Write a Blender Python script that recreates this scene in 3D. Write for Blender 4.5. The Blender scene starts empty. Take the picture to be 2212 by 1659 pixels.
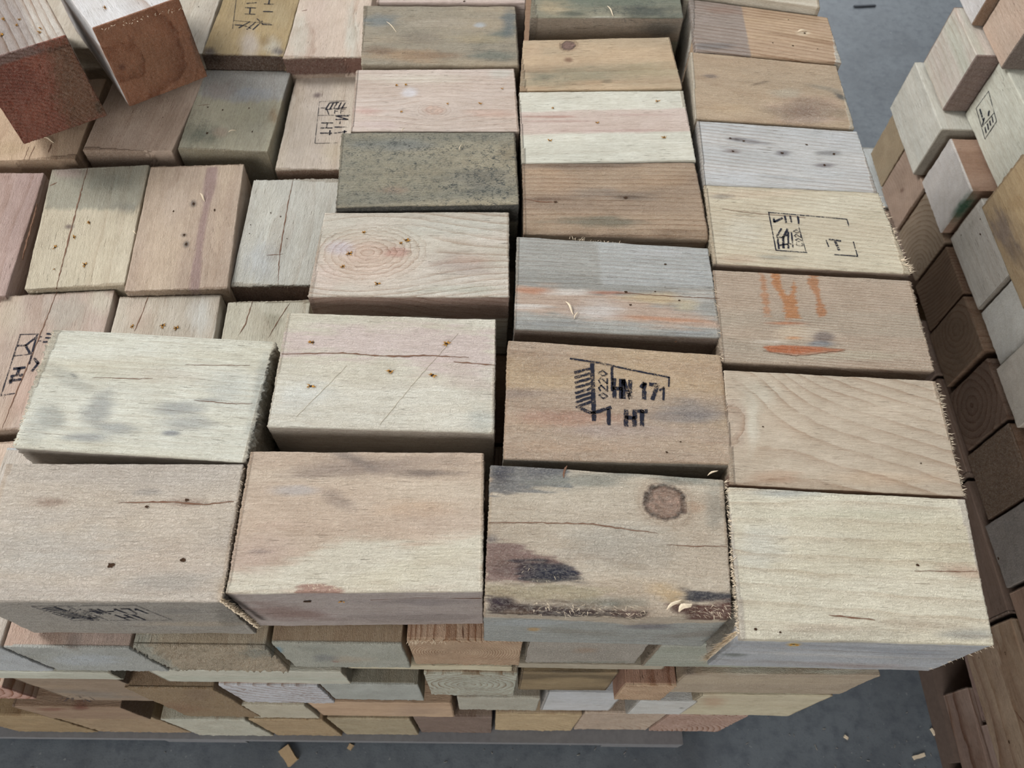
import bpy, math, random
import numpy as np
from mathutils import Matrix, Vector

random.seed(7)
rng = np.random.default_rng(11)
scene = bpy.context.scene
col = scene.collection
MM = 0.001
LIFT = 0.528            # the tables count z from the top of the pile; the floor is world z = 0

# ------------------------------------------------------------------ camera (units of the tables below are millimetres, z = 0 is the top of the pile)
FPX, CX, CY = 1672.23, 1106.0, 829.5
CAM = np.array([80.97, -172.41, 453.70])
ROT = [math.radians(a) for a in (30.92461, -1.60589, 0.41723)]
cam_data = bpy.data.cameras.new('camera')
cam_data.sensor_width = 36.0
cam_data.lens = FPX * 36.0 / 2212.0
cam_data.clip_start = 0.01
cam_data.clip_end = 60
cam = bpy.data.objects.new('camera', cam_data)
cam.location = Vector(CAM) * MM + Vector((0, 0, LIFT))
cam.rotation_euler = ROT
col.objects.link(cam)
scene.camera = cam
cam_data.dof.use_dof = True
cam_data.dof.focus_distance = 0.56
cam_data.dof.aperture_fstop = 14.0

# ------------------------------------------------------------------ light: overcast hall light, a row of roof windows behind and to the left, added fills back and front
world = bpy.data.worlds.new('hall_light')
scene.world = world
world.use_nodes = True
wn = world.node_tree
bg = wn.nodes['Background']
bg.inputs['Color'].default_value = (1.0, 0.985, 0.975, 1)
bg.inputs['Strength'].default_value = 0.25


def area(name, loc, aim, sx, sy, power, colour):
    l = bpy.data.lights.new(name, 'AREA')
    l.shape = 'RECTANGLE'
    l.size, l.size_y = sx, sy
    l.energy = power
    l.color = colour
    o = bpy.data.objects.new(name, l)
    o.location = loc
    o.rotation_euler = (Vector(aim) - Vector(loc)).to_track_quat('-Z', 'Y').to_euler()
    col.objects.link(o)
    return o


area('side_window', (-3.1, 1.9, 3.3), (0.1, 0.2, 0.5), 1.4, 2.0, 178, (1.0, 0.99, 0.975))
area('back_fill', (1.2, 7.5, 3.6), (0.6, 0.5, 0.4), 5.0, 3.0, 260, (0.90, 0.96, 1.0))  # unseen fill light added for sheen on the back floor
area('front_fill', (-1.8, -4.2, 2.2), (0.0, 0.0, 0.3), 3.0, 2.0, 150, (1.0, 0.98, 0.95))  # unseen fill light added to brighten the front faces
scene.view_settings.view_transform = 'Standard'
scene.view_settings.look = 'None'
scene.view_settings.gamma = 1
scene.view_settings.use_curve_mapping = False
scene.view_settings.exposure = 0.34


# ------------------------------------------------------------------ pixel rays onto real planes
def rotm(rx, ry, rz):
    a, b = math.cos(rx), math.sin(rx)
    c, d = math.cos(ry), math.sin(ry)
    e, f = math.cos(rz), math.sin(rz)
    return (np.array([[e, -f, 0], [f, e, 0], [0, 0, 1]]) @ np.array([[c, 0, d], [0, 1, 0], [-d, 0, c]])
            @ np.array([[1, 0, 0], [0, a, -b], [0, b, a]]))


MR = rotm(*ROT)


def ray(x, y):
    return MR @ np.array([x - CX, -(y - CY), -FPX])


def U(x, y, z=0.0):
    d = ray(x, y)
    return CAM + d * (z - CAM[2]) / d[2]


def UY(x, y, Y):
    d = ray(x, y)
    return CAM + d * (Y - CAM[1]) / d[1]


def UX(x, y, X):
    d = ray(x, y)
    return CAM + d * (X - CAM[0]) / d[0]


def UP(x, y, p0, n):
    d = ray(x, y)
    return CAM + d * np.dot(p0 - CAM, n) / np.dot(d, n)


def lin(c):
    c = np.array(c, float) / 255.0
    return np.where(c <= 0.04045, c / 12.92, ((c + 0.055) / 1.055) ** 2.4)


# ------------------------------------------------------------------ numpy value noise
def _h(ix, iy, iz, seed):
    with np.errstate(over='ignore'):
        h = (ix.astype(np.uint32) * np.uint32(374761393) + iy.astype(np.uint32) * np.uint32(668265263)
             + iz.astype(np.uint32) * np.uint32(2147483647) + np.uint32(seed * 9176 + 77))
        h = (h ^ (h >> np.uint32(13))) * np.uint32(1274126177)
        h = (h ^ (h >> np.uint32(16))) * np.uint32(2246822519)
        h = h ^ (h >> np.uint32(15))
    return h.astype(np.float64) / 4294967295.0


def vn(P, s, seed):
    Q = P * np.asarray(s, float) + 1000.0
    i = np.floor(Q).astype(np.int64)
    f = Q - i
    f = f * f * (3 - 2 * f)
    r = 0
    for a in (0, 1):
        wa = f[:, 0] if a else 1 - f[:, 0]
        for b in (0, 1):
            wb = f[:, 1] if b else 1 - f[:, 1]
            for c in (0, 1):
                wc = f[:, 2] if c else 1 - f[:, 2]
                r = r + wa * wb * wc * _h(i[:, 0] + a, i[:, 1] + b, i[:, 2] + c, seed)
    return r * 2 - 1


def fbm(P, s, seed, n=3):
    r, a, t = 0, 1.0, 0
    s = np.asarray(s, float)
    for k in range(n):
        r = r + a * vn(P, s * 2 ** k, seed + k * 17)
        t += a
        a *= 0.55
    return r / t


def sstep(a, b, x):
    t = np.clip((x - a) / (b - a), 0, 1)
    return t * t * (3 - 2 * t)


# ------------------------------------------------------------------ materials
def new_mat(name):
    m = bpy.data.materials.new(name)
    m.use_nodes = True
    nt = m.node_tree
    nt.nodes.clear()
    out = nt.nodes.new('ShaderNodeOutputMaterial')
    b = nt.nodes.new('ShaderNodeBsdfPrincipled')
    nt.links.new(b.outputs[0], out.inputs[0])
    b.inputs['Roughness'].default_value = 0.85
    b.inputs['Specular IOR Level'].default_value = 0.18
    return m, nt, b, out


class N:
    def __init__(s, nt):
        s.nt = nt

    def n(s, t, **k):
        o = s.nt.nodes.new(t)
        for a, v in k.items():
            setattr(o, a, v)
        return o

    def set(s, sock, v):
        if isinstance(v, bpy.types.NodeSocket):
            s.nt.links.new(v, sock)
        else:
            sock.default_value = v

    def m(s, op, a, b=0.0, c=0.0, clamp=False):
        o = s.n('ShaderNodeMath', operation=op, use_clamp=clamp)
        s.set(o.inputs[0], a)
        s.set(o.inputs[1], b)
        s.set(o.inputs[2], c)
        return o.outputs[0]

    def v(s, op, a, b):
        o = s.n('ShaderNodeVectorMath', operation=op)
        s.set(o.inputs[0], a)
        s.set(o.inputs[1], b)
        return o.outputs[0]

    def noise(s, vec, scale, det=2.0, rough=0.5, dist=0.0):
        o = s.n('ShaderNodeTexNoise')
        s.set(o.inputs['Vector'], vec)
        o.inputs['Scale'].default_value = scale
        o.inputs['Detail'].default_value = det
        o.inputs['Roughness'].default_value = rough
        o.inputs['Distortion'].default_value = dist
        return o.outputs['Fac']

    def ramp(s, x, lo, hi):
        o = s.n('ShaderNodeMapRange', interpolation_type='SMOOTHSTEP')
        s.set(o.inputs[0], x)
        o.inputs[1].default_value = lo
        o.inputs[2].default_value = hi
        return o.outputs[0]

    def mix(s, f, a, b, mode='MIX'):
        o = s.n('ShaderNodeMix', data_type='RGBA', blend_type=mode)
        s.set(o.inputs[0], f)
        s.set(o.inputs[6], a)
        s.set(o.inputs[7], b)
        return o.outputs[2]


def wood_material():
    m, nt, bs, out = new_mat('sawn_pine')
    k = N(nt)
    tc = k.n('ShaderNodeTexCoord').outputs['Object']
    oi = k.n('ShaderNodeObjectInfo').outputs['Random']
    cmb = k.n('ShaderNodeCombineXYZ')
    for i in range(3):
        k.set(cmb.inputs[i], k.m('MULTIPLY', oi, 3.0 + 2 * i))
    p = k.v('ADD', tc, cmb.outputs[0])
    base = k.n('ShaderNodeAttribute', attribute_name='col').outputs['Color']
    g = k.n('ShaderNodeAttribute', attribute_name='g').outputs['Fac']
    rp = k.n('ShaderNodeSeparateXYZ')
    k.set(rp.inputs[0], k.n('ShaderNodeAttribute', attribute_name='rp').outputs['Vector'])
    ringS, fuzz, mold = rp.outputs[0], rp.outputs[1], rp.outputs[2]
    # growth rings: slow rise into latewood, sharp fall
    wob = k.noise(k.v('MULTIPLY', p, (40.0, 130.0, 130.0)), 1.0, 3)
    gg = k.m('ADD', g, k.m('MULTIPLY', k.m('SUBTRACT', wob, 0.5), 0.42))
    fr = k.m('FRACT', gg)
    rise = k.m('POWER', fr, 3.2)
    fall = k.ramp(fr, 1.0, 0.90)
    line = k.m('MULTIPLY', rise, fall)
    var = k.ramp(k.noise(k.v('MULTIPLY', p, (14.0, 60.0, 60.0)), 1.0, 2), 0.25, 0.7)
    ln = k.m('MULTIPLY', k.m('MULTIPLY', line, ringS), k.m('ADD', k.m('MULTIPLY', var, 0.8), 0.35))
    c1 = k.mix(k.m('MULTIPLY', ln, 1.5, clamp=True), base, k.mix(1.0, base, (0.50, 0.34, 0.24, 1), 'MULTIPLY'))
    # fine fibre
    fib = k.noise(k.v('MULTIPLY', p, (170.0, 2600.0, 2600.0)), 1.0, 3, 0.6)
    fib2 = k.noise(k.v('MULTIPLY', p, (45.0, 800.0, 800.0)), 1.0, 2, 0.55)
    f = k.m('ADD', k.m('MULTIPLY', k.m('SUBTRACT', fib, 0.5), 0.75), k.m('MULTIPLY', k.m('SUBTRACT', fib2, 0.5), 0.5))
    c2 = k.mix(1.0, c1, k.n('ShaderNodeCombineColor').outputs[0], 'MULTIPLY')
    cc = c2.node.inputs[7].links[0].from_node
    for i, a in enumerate((0.85, 0.95, 1.05)):
        k.set(cc.inputs[i], k.m('ADD', 1.0, k.m('MULTIPLY', f, a)))
    # mottling
    mo = k.noise(p, 55.0, 4, 0.6)
    c3 = k.mix(1.0, c2, k.n('ShaderNodeCombineColor').outputs[0], 'MULTIPLY')
    cc = c3.node.inputs[7].links[0].from_node
    for i, a in enumerate((0.22, 0.26, 0.32)):
        k.set(cc.inputs[i], k.m('ADD', 1.0, k.m('MULTIPLY', k.m('SUBTRACT', mo, 0.5), a)))
    # dark flecks of mould, amount from the attribute
    sp = k.noise(k.v('MULTIPLY', p, (520.0, 1100.0, 1100.0)), 1.0, 3, 0.7)
    sp2 = k.noise(p, 160.0, 3, 0.6)
    spk = k.m('ADD', k.m('MULTIPLY', sp, 0.6), k.m('MULTIPLY', sp2, 0.4))
    sm = k.m('MULTIPLY', k.ramp(spk, 0.48, 0.64), mold, clamp=True)
    c4 = k.mix(sm, c3, (0.055, 0.062, 0.058, 1))
    # sparse dirt ticks on everything
    tk = k.noise(k.v('MULTIPLY', p, (260.0, 700.0, 700.0)), 1.0, 2, 0.5)
    c5 = k.mix(k.m('MULTIPLY', k.ramp(tk, 0.70, 0.80), 0.35), c4, (0.10, 0.075, 0.06, 1))
    # short dark checks along the grain, pale dust specks
    ck = k.noise(k.v('MULTIPLY', p, (75.0, 1500.0, 1500.0)), 1.0, 2, 0.55)
    ckm = k.m('MULTIPLY', k.ramp(ck, 0.66, 0.76), k.ramp(k.noise(p, 30.0, 2, 0.5), 0.38, 0.62))
    c5 = k.mix(k.m('MULTIPLY', ckm, 0.55), c5, k.mix(1.0, c5, (0.36, 0.27, 0.21, 1), 'MULTIPLY'))
    ds = k.noise(p, 1500.0, 2, 0.5)
    c5 = k.mix(k.m('MULTIPLY', k.ramp(ds, 0.66, 0.74), k.m('ADD', 0.14, k.m('MULTIPLY', fuzz, 0.32)), clamp=True), c5, (0.74, 0.69, 0.60, 1))
    # torn fibre
    wv = k.v('MULTIPLY', p, (330.0, 620.0, 620.0))
    fz = k.noise(wv, 1.0, 4, 0.65, 1.4)
    fz2 = k.noise(p, 2300.0, 2, 0.6, 0.6)
    lift = k.ramp(fz, 0.40, 0.62)
    c6 = k.mix(k.m('MULTIPLY', k.m('MULTIPLY', fuzz, 0.16), lift), c5, (0.80, 0.74, 0.64, 1))
    crease_shade = k.ramp(k.m('ABSOLUTE', k.m('SUBTRACT', fz, 0.47)), 0.022, 0.0)  # flake edges darkened, their small shadows put into the colour
    c6 = k.mix(k.m('MULTIPLY', k.m('MULTIPLY', fuzz, 0.24), crease_shade, clamp=True), c6, k.mix(1.0, c6, (0.42, 0.34, 0.28, 1), 'MULTIPLY'))
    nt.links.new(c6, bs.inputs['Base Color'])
    hgt = k.m('ADD', k.m('MULTIPLY', fib, 0.35),
              k.m('MULTIPLY', fuzz, k.m('ADD', k.m('MULTIPLY', fz, 1.5), k.m('MULTIPLY', fz2, 0.55))))
    hgt = k.m('ADD', hgt, k.m('SUBTRACT', k.m('MULTIPLY', ln, 0.25), k.m('MULTIPLY', ckm, 0.7)))
    bp = k.n('ShaderNodeBump')
    bp.inputs['Strength'].default_value = 1.0
    bp.inputs['Distance'].default_value = 0.0017
    k.set(bp.inputs['Height'], hgt)
    nt.links.new(bp.outputs[0], bs.inputs['Normal'])
    return m


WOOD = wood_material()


def plain(name, rgb, rough=0.9, noise_amt=0.3, scale=600):
    m, nt, bs, out = new_mat(name)
    k = N(nt)
    tc = k.n('ShaderNodeTexCoord').outputs['Object']
    nz = k.noise(tc, scale, 3, 0.6)
    c = tuple(lin(rgb)) + (1,)
    d = tuple(np.array(c[:3]) * (1 - noise_amt)) + (1,)
    e = tuple(np.minimum(np.array(c[:3]) * (1 + noise_amt), 1)) + (1,)
    nt.links.new(k.mix(nz, d, e), bs.inputs['Base Color'])
    bs.inputs['Roughness'].default_value = rough
    return m


PIT = plain('nail_pit', (58, 40, 26))
RESIN = plain('torn_resin', (176, 128, 52), noise_amt=0.4)
CRACK = plain('crack_shade', (112, 84, 68), noise_amt=0.4)  # dark tone on the ribbons paints the shade inside open cracks
SLIVER = plain('pale_sliver', (212, 196, 172), noise_amt=0.25)
SAWM = plain('saw_scratch', (188, 178, 158), noise_amt=0.2)


def ink_material(name, rgb, lo, hi):
    m, nt, bs, out = new_mat(name)
    k = N(nt)
    tc = k.n('ShaderNodeTexCoord').outputs['Object']
    bs.inputs['Base Color'].default_value = tuple(lin(rgb)) + (1,)
    tr = k.n('ShaderNodeBsdfTransparent')
    mx = k.n('ShaderNodeMixShader')
    a = k.noise(k.v('MULTIPLY', tc, (900.0, 1500.0, 1500.0)), 1.0, 3, 0.6)
    b = k.noise(tc, 120.0, 2, 0.5)
    f = k.ramp(k.m('ADD', k.m('MULTIPLY', a, 0.65), k.m('MULTIPLY', b, 0.35)), lo, hi)
    k.set(mx.inputs[0], f)
    nt.links.new(tr.outputs[0], mx.inputs[1])
    nt.links.new(bs.outputs[0], mx.inputs[2])
    nt.links.new(mx.outputs[0], out.inputs[0])
    return m


INK = ink_material('stamp_ink', (30, 32, 44), 0.40, 0.50)
INKF = ink_material('faded_stamp_ink', (52, 50, 58), 0.47, 0.60)


# ------------------------------------------------------------------ mesh helpers
def tag(o, label=None, cat=None, group=None, kind=None):
    if label:
        o['label'] = label
    if cat:
        o['category'] = cat
    if group:
        o['group'] = group
    if kind:
        o['kind'] = kind
    return o


def mesh_np(name, V, quads, extra=None, mat=None, smooth=True, scale=MM):
    me = bpy.data.meshes.new(name)
    V = np.asarray(V, float) * scale
    me.vertices.add(len(V))
    me.vertices.foreach_set('co', V.astype(np.float32).ravel())
    loops = quads.ravel()
    starts = np.arange(len(quads)) * 4
    tot = np.full(len(quads), 4)
    if extra is not None:
        starts = np.append(starts, len(loops))
        tot = np.append(tot, len(extra))
        loops = np.append(loops, extra)
    me.loops.add(len(loops))
    me.loops.foreach_set('vertex_index', loops.astype(np.int32))
    me.polygons.add(len(starts))
    me.polygons.foreach_set('loop_start', starts.astype(np.int32))
    me.polygons.foreach_set('loop_total', tot.astype(np.int32))
    me.polygons.foreach_set('use_smooth', np.full(len(starts), smooth))
    me.update(calc_edges=True)
    if mat:
        me.materials.append(mat)
    return me


def child(name, V, F, mat, parent, mats=None, fm=None, kind=None, label=None):
    me = bpy.data.meshes.new(name)
    me.from_pydata([tuple(np.asarray(v) * MM) for v in V], [], F)
    for mm in (mats or [mat]):
        me.materials.append(mm)
    if fm:
        me.polygons.foreach_set('material_index', fm)
    me.update()
    o = bpy.data.objects.new(name, me)
    col.objects.link(o)
    o.parent = parent
    if kind:
        o['kind'] = kind
    if label:
        o['label'] = label
    return o


def axis_coords(L, step, fine):
    e = [0.0, 0.5, 1.2, 2.2, 3.6] if fine else [0.0, 0.8, 2.4]
    n = max(2, int(round((L - 2 * e[-1]) / step)))
    mid = list(np.linspace(e[-1], L - e[-1], n + 1))
    return np.array(e[:-1] + mid + [L - q for q in e[:-1]][::-1])


def lattice(xs, ys, zs):
    """surface of a box lattice without its underside; the underside is one face"""
    nx, ny, nz = len(xs), len(ys), len(zs)
    I = np.full((nx, ny, nz), -1, np.int64)
    S = np.zeros((nx, ny, nz), bool)
    S[0], S[-1] = True, True
    S[:, 0], S[:, -1] = True, True
    S[:, :, -1] = True
    idx = np.argwhere(S)
    I[S] = np.arange(len(idx))
    P = np.stack([xs[idx[:, 0]], ys[idx[:, 1]], zs[idx[:, 2]]], 1)
    Q = []

    def q(a, b, c, d, flip=False):
        A = np.stack([a, b, c, d], -1).reshape(-1, 4)
        Q.append(A[:, ::-1] if flip else A)
    T = I[:, :, -1]
    q(T[:-1, :-1], T[1:, :-1], T[1:, 1:], T[:-1, 1:])
    T = I[:, 0, :]
    q(T[:-1, :-1], T[1:, :-1], T[1:, 1:], T[:-1, 1:])
    T = I[:, -1, :]
    q(T[:-1, :-1], T[1:, :-1], T[1:, 1:], T[:-1, 1:], True)
    T = I[0]
    q(T[:-1, :-1], T[1:, :-1], T[1:, 1:], T[:-1, 1:], True)
    T = I[-1]
    q(T[:-1, :-1], T[1:, :-1], T[1:, 1:], T[:-1, 1:])
    b = I[:, :, 0]
    loop = list(b[0, :]) + list(b[1:, -1]) + list(b[-1, ::-1][1:]) + list(b[::-1, 0][1:-1])
    return P, np.concatenate(Q), np.array(loop)


BLOCKS = {}
SEED = [3]


class Block:
    """one pallet block: a sawn, slightly rounded and warped cuboid.
    top: four world points (back-left, back-right, front-right, front-left as seen from the camera); down: vector to its underside"""

    def __init__(s, key, label, top, down, grain='x', base=(198, 186, 164), second=None, ring=(5.0, 0.5), pith=(20, -90), tilt=0.0,
                 fuzz=0.35, mold=0.0, feats=(), knots=(), step=2.2, fine=True, group=None, wane=None, rag=0.35, endcol=None, endfuzz=0.8,
                 rnd=1.0, cat='wooden block', name='pallet_block', warp=1.0, dents=()):
        SEED[0] += 1
        sd = SEED[0]
        s.key = key
        T = [np.array(p, float) for p in top]
        D = np.array(down, float)
        s.T, s.D = T, D
        w = (np.linalg.norm(T[1] - T[0]) + np.linalg.norm(T[2] - T[3])) / 2
        d = (np.linalg.norm(T[3] - T[0]) + np.linalg.norm(T[2] - T[1])) / 2
        h = np.linalg.norm(D)
        up = -D / h
        ex = (T[1] - T[0]) + (T[2] - T[3])
        if grain == 'y':
            ex = (T[0] - T[3]) + (T[1] - T[2])
        ex = ex - up * np.dot(ex, up)
        ex /= np.linalg.norm(ex)
        ey = np.cross(up, ex)
        s.M = np.stack([ex, ey, up], 1)
        s.loc = sum(T) / 4 + D
        s.up = up
        s.n_front = np.cross(T[2] - T[3], D)
        s.n_front /= np.linalg.norm(s.n_front)
        xs = axis_coords(w, step, fine)
        ys = axis_coords(d, step, fine)
        zst = max(step * 1.6, 2.5)
        zs = axis_coords(h, zst, fine)
        zs = zs[zs > 0] if False else zs
        P, Q, loop = lattice(xs, ys, zs)
        hw, hd, hh = w / 2, d / 2, h / 2
        C = P - np.array([hw, hd, hh])
        H = np.array([hw, hd, hh])
        # rounded edges with uneven radius
        r = rnd * (0.9 + 0.7 * fbm(C, 0.05, sd, 2))[:, None]
        r = np.clip(r, 0.25, 6)
        inner = np.clip(C, -(H - r), H - r)
        dv = C - inner
        ln = np.linalg.norm(dv, axis=1, keepdims=True)
        C2 = np.where(ln > 1e-6, inner + dv / np.maximum(ln, 1e-6) * np.minimum(r, ln if False else r), C)
        nrm = np.where(ln > 1e-6, dv / np.maximum(ln, 1e-6), 0)
        # sawn ends ragged, faces almost flat, a slight warp
        gi = 0 if grain == 'x' else 1
        endw = sstep(H[gi] - 1.2, H[gi] - 0.1, np.abs(C[:, gi]))
        hf = rng.normal(0, 1, len(C))
        C2 = C2 + nrm * (vn(C, 0.6, sd + 5) * 0.10)[:, None]
        C2[:, gi] += np.sign(C[:, gi]) * endw * rag * (np.abs(hf) * 0.9 + 0.9 * vn(C, (0.12, 0.12, 0.12), sd + 6))
        sidew = sstep(H[1 - gi] - 1.2, H[1 - gi] - 0.1, np.abs(C[:, 1 - gi]))
        ax = C.copy()
        ax[:, 1 - gi] = 0
        C2[:, 1 - gi] += np.sign(C[:, 1 - gi]) * sidew * warp * (0.35 * vn(ax, 0.04, sd + 7) + 0.15 * vn(ax, 0.2, sd + 8))
        if wane:                                   # bark edge: (side, width, drop)
            for side, W_, dr in wane:
                aa = {'f': -C[:, 1], 'b': C[:, 1], 'l': -C[:, 0], 'r': C[:, 0]}[side]
                hx = hd if side in 'fb' else hw
                t = np.clip((aa - (hx - W_ * (1 + 0.25 * vn(C, 0.05, sd + 9)))) / W_, 0, 1)
                C2[:, 2] -= dr * t ** 1.6 * sstep(-hh, hh, C[:, 2]) * (1 + 0.25 * vn(C, 0.12, sd + 4))
        u = C2[:, 0] / w + 0.5
        v = C2[:, 1] / d + 0.5
        tt = (hh - C2[:, 2]) / h
        W = ((1 - u) * v)[:, None] * T[0] + (u * v)[:, None] * T[1] + (u * (1 - v))[:, None] * T[2] + ((1 - u) * (1 - v))[:, None] * T[3]
        W = W + tt[:, None] * D
        for (px, py, face, rad, dep) in dents:
            c = s.at(px, py, face)
            nn = s.normal(face)
            dd = np.linalg.norm(W - c, axis=1) / rad
            W = W - nn * (dep * np.exp(-dd ** 2 * 2))[:, None]
        L = (W - s.loc) @ s.M
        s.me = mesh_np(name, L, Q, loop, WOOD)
        # ---- attributes
        Lc = L - np.array([0, 0, h / 2])
        cb = lin(base)
        cs = lin(second if second is not None else np.array(base) * np.array([0.93, 0.90, 0.87]))
        mixn = sstep(-0.35, 0.35, fbm(Lc + 50, (0.006, 0.045, 0.045), sd + 20, 3))
        colr = cb[None] * (1 - mixn[:, None]) + cs[None] * mixn[:, None]
        bl = fbm(Lc, (0.03, 0.06, 0.06), sd + 30, 3)
        colr = colr * (1 + 0.10 * bl)[:, None]
        fz = np.full(len(L), fuzz)
        mo = np.full(len(L), mold)
        rs = np.full(len(L), ring[1])
        isend = np.abs(Lc[:, 0]) > ((w if grain == 'x' else d) / 2 - 1.3)
        if endcol is not None:
            colr[isend] = lin(endcol) * (1 + 0.15 * bl[isend])[:, None]
        else:
            colr[isend] = colr[isend] * np.array([0.86, 0.80, 0.74])
        fz[isend] = endfuzz
        yy = Lc[:, 1] + Lc[:, 0] * tilt
        zz = Lc[:, 2]
        gk = np.zeros(len(L)) - 1
        for kn in knots:
            px, py, rx, ry, face = kn[:5]
            ang = kn[5] if len(kn) > 5 else 0
            kc = kn[6] if len(kn) > 6 else (120, 84, 66)
            st = kn[7] if len(kn) > 7 else 0.8
            spread = kn[8] if len(kn) > 8 else 2.6
            dd, c = s.ell(W, px, py, face, rx, ry, ang, 9.0)
            cl = s.loc_pt(c)
            dn = dd + 0.13 * vn(Lc, 0.22, sd + 41) + 0.06 * vn(Lc, 0.9, sd + 43)
            amp = 0.93 * np.exp(-(dd / spread) ** 2)
            side = np.sign(Lc[:, 1] - (cl[1]))
            yy = yy + (cl[1] + cl[0] * tilt - yy) * amp
            wk = sstep(1.12, 0.96, dn)
            kcol = lin(kc) * (1.0 + 0.75 * fbm(Lc, 0.45, sd + 42, 3))[:, None]
            rim = np.exp(-((dn - 0.95) / 0.13) ** 2)
            kcol = kcol * (1 - 0.72 * (rim * (st > .8)))[:, None]
            colr = colr * (1 - (wk * st)[:, None]) + kcol * (wk * st)[:, None]
            halo = np.exp(-((dd - 1.15) / 0.35) ** 2) * 0.35 * st
            colr = colr * (1 - halo[:, None] * np.array([0.35, 0.5, 0.6]))
            sw = kn[9] if len(kn) > 9 else 1.3
            fq = kn[10] if len(kn) > 10 else 4.5
            gk = np.where(dd < sw, dn * fq, gk)
            if sw > 1.5:
                rs = rs * (1 - 0.8 * np.exp(-((dd - sw) / 0.35) ** 2))
        rr = np.sqrt((yy - pith[0]) ** 2 + (zz - pith[1]) ** 2)
        g = rr / ring[0] + 0.9 * fbm(Lc, (0.008, 0.02, 0.02), sd + 50, 2) + 50
        g = np.where(gk > 0, gk + 40, g)
        for f in feats:
            kd = f[0]
            if kd == 's':          # soft stain: x, y, rx, ry, colour, strength, [angle], [noise], face
                _, px, py, rx, ry, cc, st = f[:7]
                ang = f[7] if len(f) > 7 else 0
                nz = f[8] if len(f) > 8 else 0.5
                face = f[9] if len(f) > 9 else 'T'
                dd, c = s.ell(W, px, py, face, rx, ry, ang, 7.0)
                dd = dd + nz * fbm(Lc + px, (0.05, 0.12, 0.12), sd + 60 + int(px) % 97, 4) + nz * 0.55 * fbm(Lc - px, (0.035, 0.42, 0.42), sd + 160 + int(px) % 89, 2)
                wk = sstep(1.25, 0.25, dd) * st
                colr = colr * (1 - wk[:, None]) + lin(cc) * wk[:, None]
            elif kd == 'p':        # hard-edged patch: polygon, colour, strength, soft mm, noise mm, face
                _, pts, cc, st = f[:4]
                soft = f[4] if len(f) > 4 else 1.0
                nz = f[5] if len(f) > 5 else 0.6
                face = f[6] if len(f) > 6 else 'T'
                sdv = s.poly(W, pts, face) + nz * fbm(Lc + pts[0][0], (0.06, 0.3, 0.3), sd + 61, 3) * 2 + nz * 1.3 * vn(Lc, (0.07, 0.9, 0.9), sd + 67)
                wk = sstep(soft, -soft, sdv) * st
                colr = colr * (1 - wk[:, None]) + lin(cc) * wk[:, None]
            elif kd == 'm':        # mould flecks
                _, px, py, rx, ry, st = f[:6]
                ang = f[6] if len(f) > 6 else 0
                face = f[7] if len(f) > 7 else 'T'
                dd, c = s.ell(W, px, py, face, rx, ry, ang, 9.0)
                dd = dd + 0.4 * fbm(Lc + px, (0.05, 0.12, 0.12), sd + 63, 3)
                mo = mo + sstep(1.1, 0.3, dd) * st
            elif kd == 'z':        # torn fibre patch
                _, px, py, rx, ry, st = f[:6]
                face = f[6] if len(f) > 6 else 'T'
                dd, c = s.ell(W, px, py, face, rx, ry, 0, 9.0)
                fz = fz + sstep(1.1, 0.5, dd + 0.3 * fbm(Lc, 0.08, sd + 64, 2)) * st
            elif kd == 'r':        # ring strength changes locally
                _, px, py, rx, ry, st = f[:6]
                dd, c = s.ell(W, px, py, 'T', rx, ry, 0, 9.0)
                rs = rs + sstep(1.2, 0.4, dd) * st
        lum = (colr @ np.array([0.3, 0.55, 0.15]))[:, None]
        colr = colr * 0.84 + lum * 0.16
        n = len(L)
        A = s.me.attributes.new('col', 'FLOAT_COLOR', 'POINT')
        ca = np.ones((n, 4), np.float32)
        ca[:, :3] = np.clip(colr, 0.003, 0.9)
        A.data.foreach_set('color', ca.ravel())
        A = s.me.attributes.new('g', 'FLOAT', 'POINT')
        A.data.foreach_set('value', g.astype(np.float32))
        A = s.me.attributes.new('rp', 'FLOAT_VECTOR', 'POINT')
        A.data.foreach_set('vector', np.stack([rs, fz, mo], 1).astype(np.float32).ravel())
        s.o = bpy.data.objects.new(name, s.me)
        Mx = Matrix([[*map(float, s.M[i]), float(s.loc[i]) * MM + (LIFT if i == 2 else 0)] for i in range(3)] + [[0, 0, 0, 1]])
        s.o.matrix_world = Mx
        col.objects.link(s.o)
        tag(s.o, label, cat, group)
        BLOCKS[key] = s

    # faces: 'T' top, 'F' front, 'L' left end, 'R' right end
    def plane(s, face):
        T, D = s.T, s.D
        if face == 'T':
            return T[3], s.up
        if face == 'F':
            return T[3], s.n_front
        if face == 'L':
            n = np.cross(T[3] - T[0], D)
            return T[3], -n / np.linalg.norm(n) if np.dot(n, T[1] - T[0]) > 0 else n / np.linalg.norm(n)
        n = np.cross(T[2] - T[1], D)
        return T[2], n / np.linalg.norm(n) if np.dot(n, T[1] - T[0]) > 0 else -n / np.linalg.norm(n)

    def normal(s, face):
        n = s.plane(face)[1]
        c = CAM - s.T[3]
        return n if np.dot(n, c) > 0 else -n

    def at(s, px, py, face='T'):
        p0, n = s.plane(face)
        return UP(px, py, p0, n)

    def loc_pt(s, p):
        L = (np.asarray(p) - s.loc) @ s.M
        return L - np.array([0, 0, np.linalg.norm(s.D) / 2])

    def local(s, p):
        return (np.asarray(p) - s.loc) @ s.M

    def ell(s, W, px, py, face, rx, ry, ang, rn):
        c = s.at(px, py, face)
        a, b = math.cos(math.radians(ang)), math.sin(math.radians(ang))
        A = s.at(px + rx * a, py + rx * b, face) - c
        B = s.at(px - ry * b, py + ry * a, face) - c
        Mt = np.linalg.inv(np.stack([A, B, s.normal(face) * rn], 1))
        q = (W - c) @ Mt.T
        return np.linalg.norm(q, axis=1), c

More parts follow.
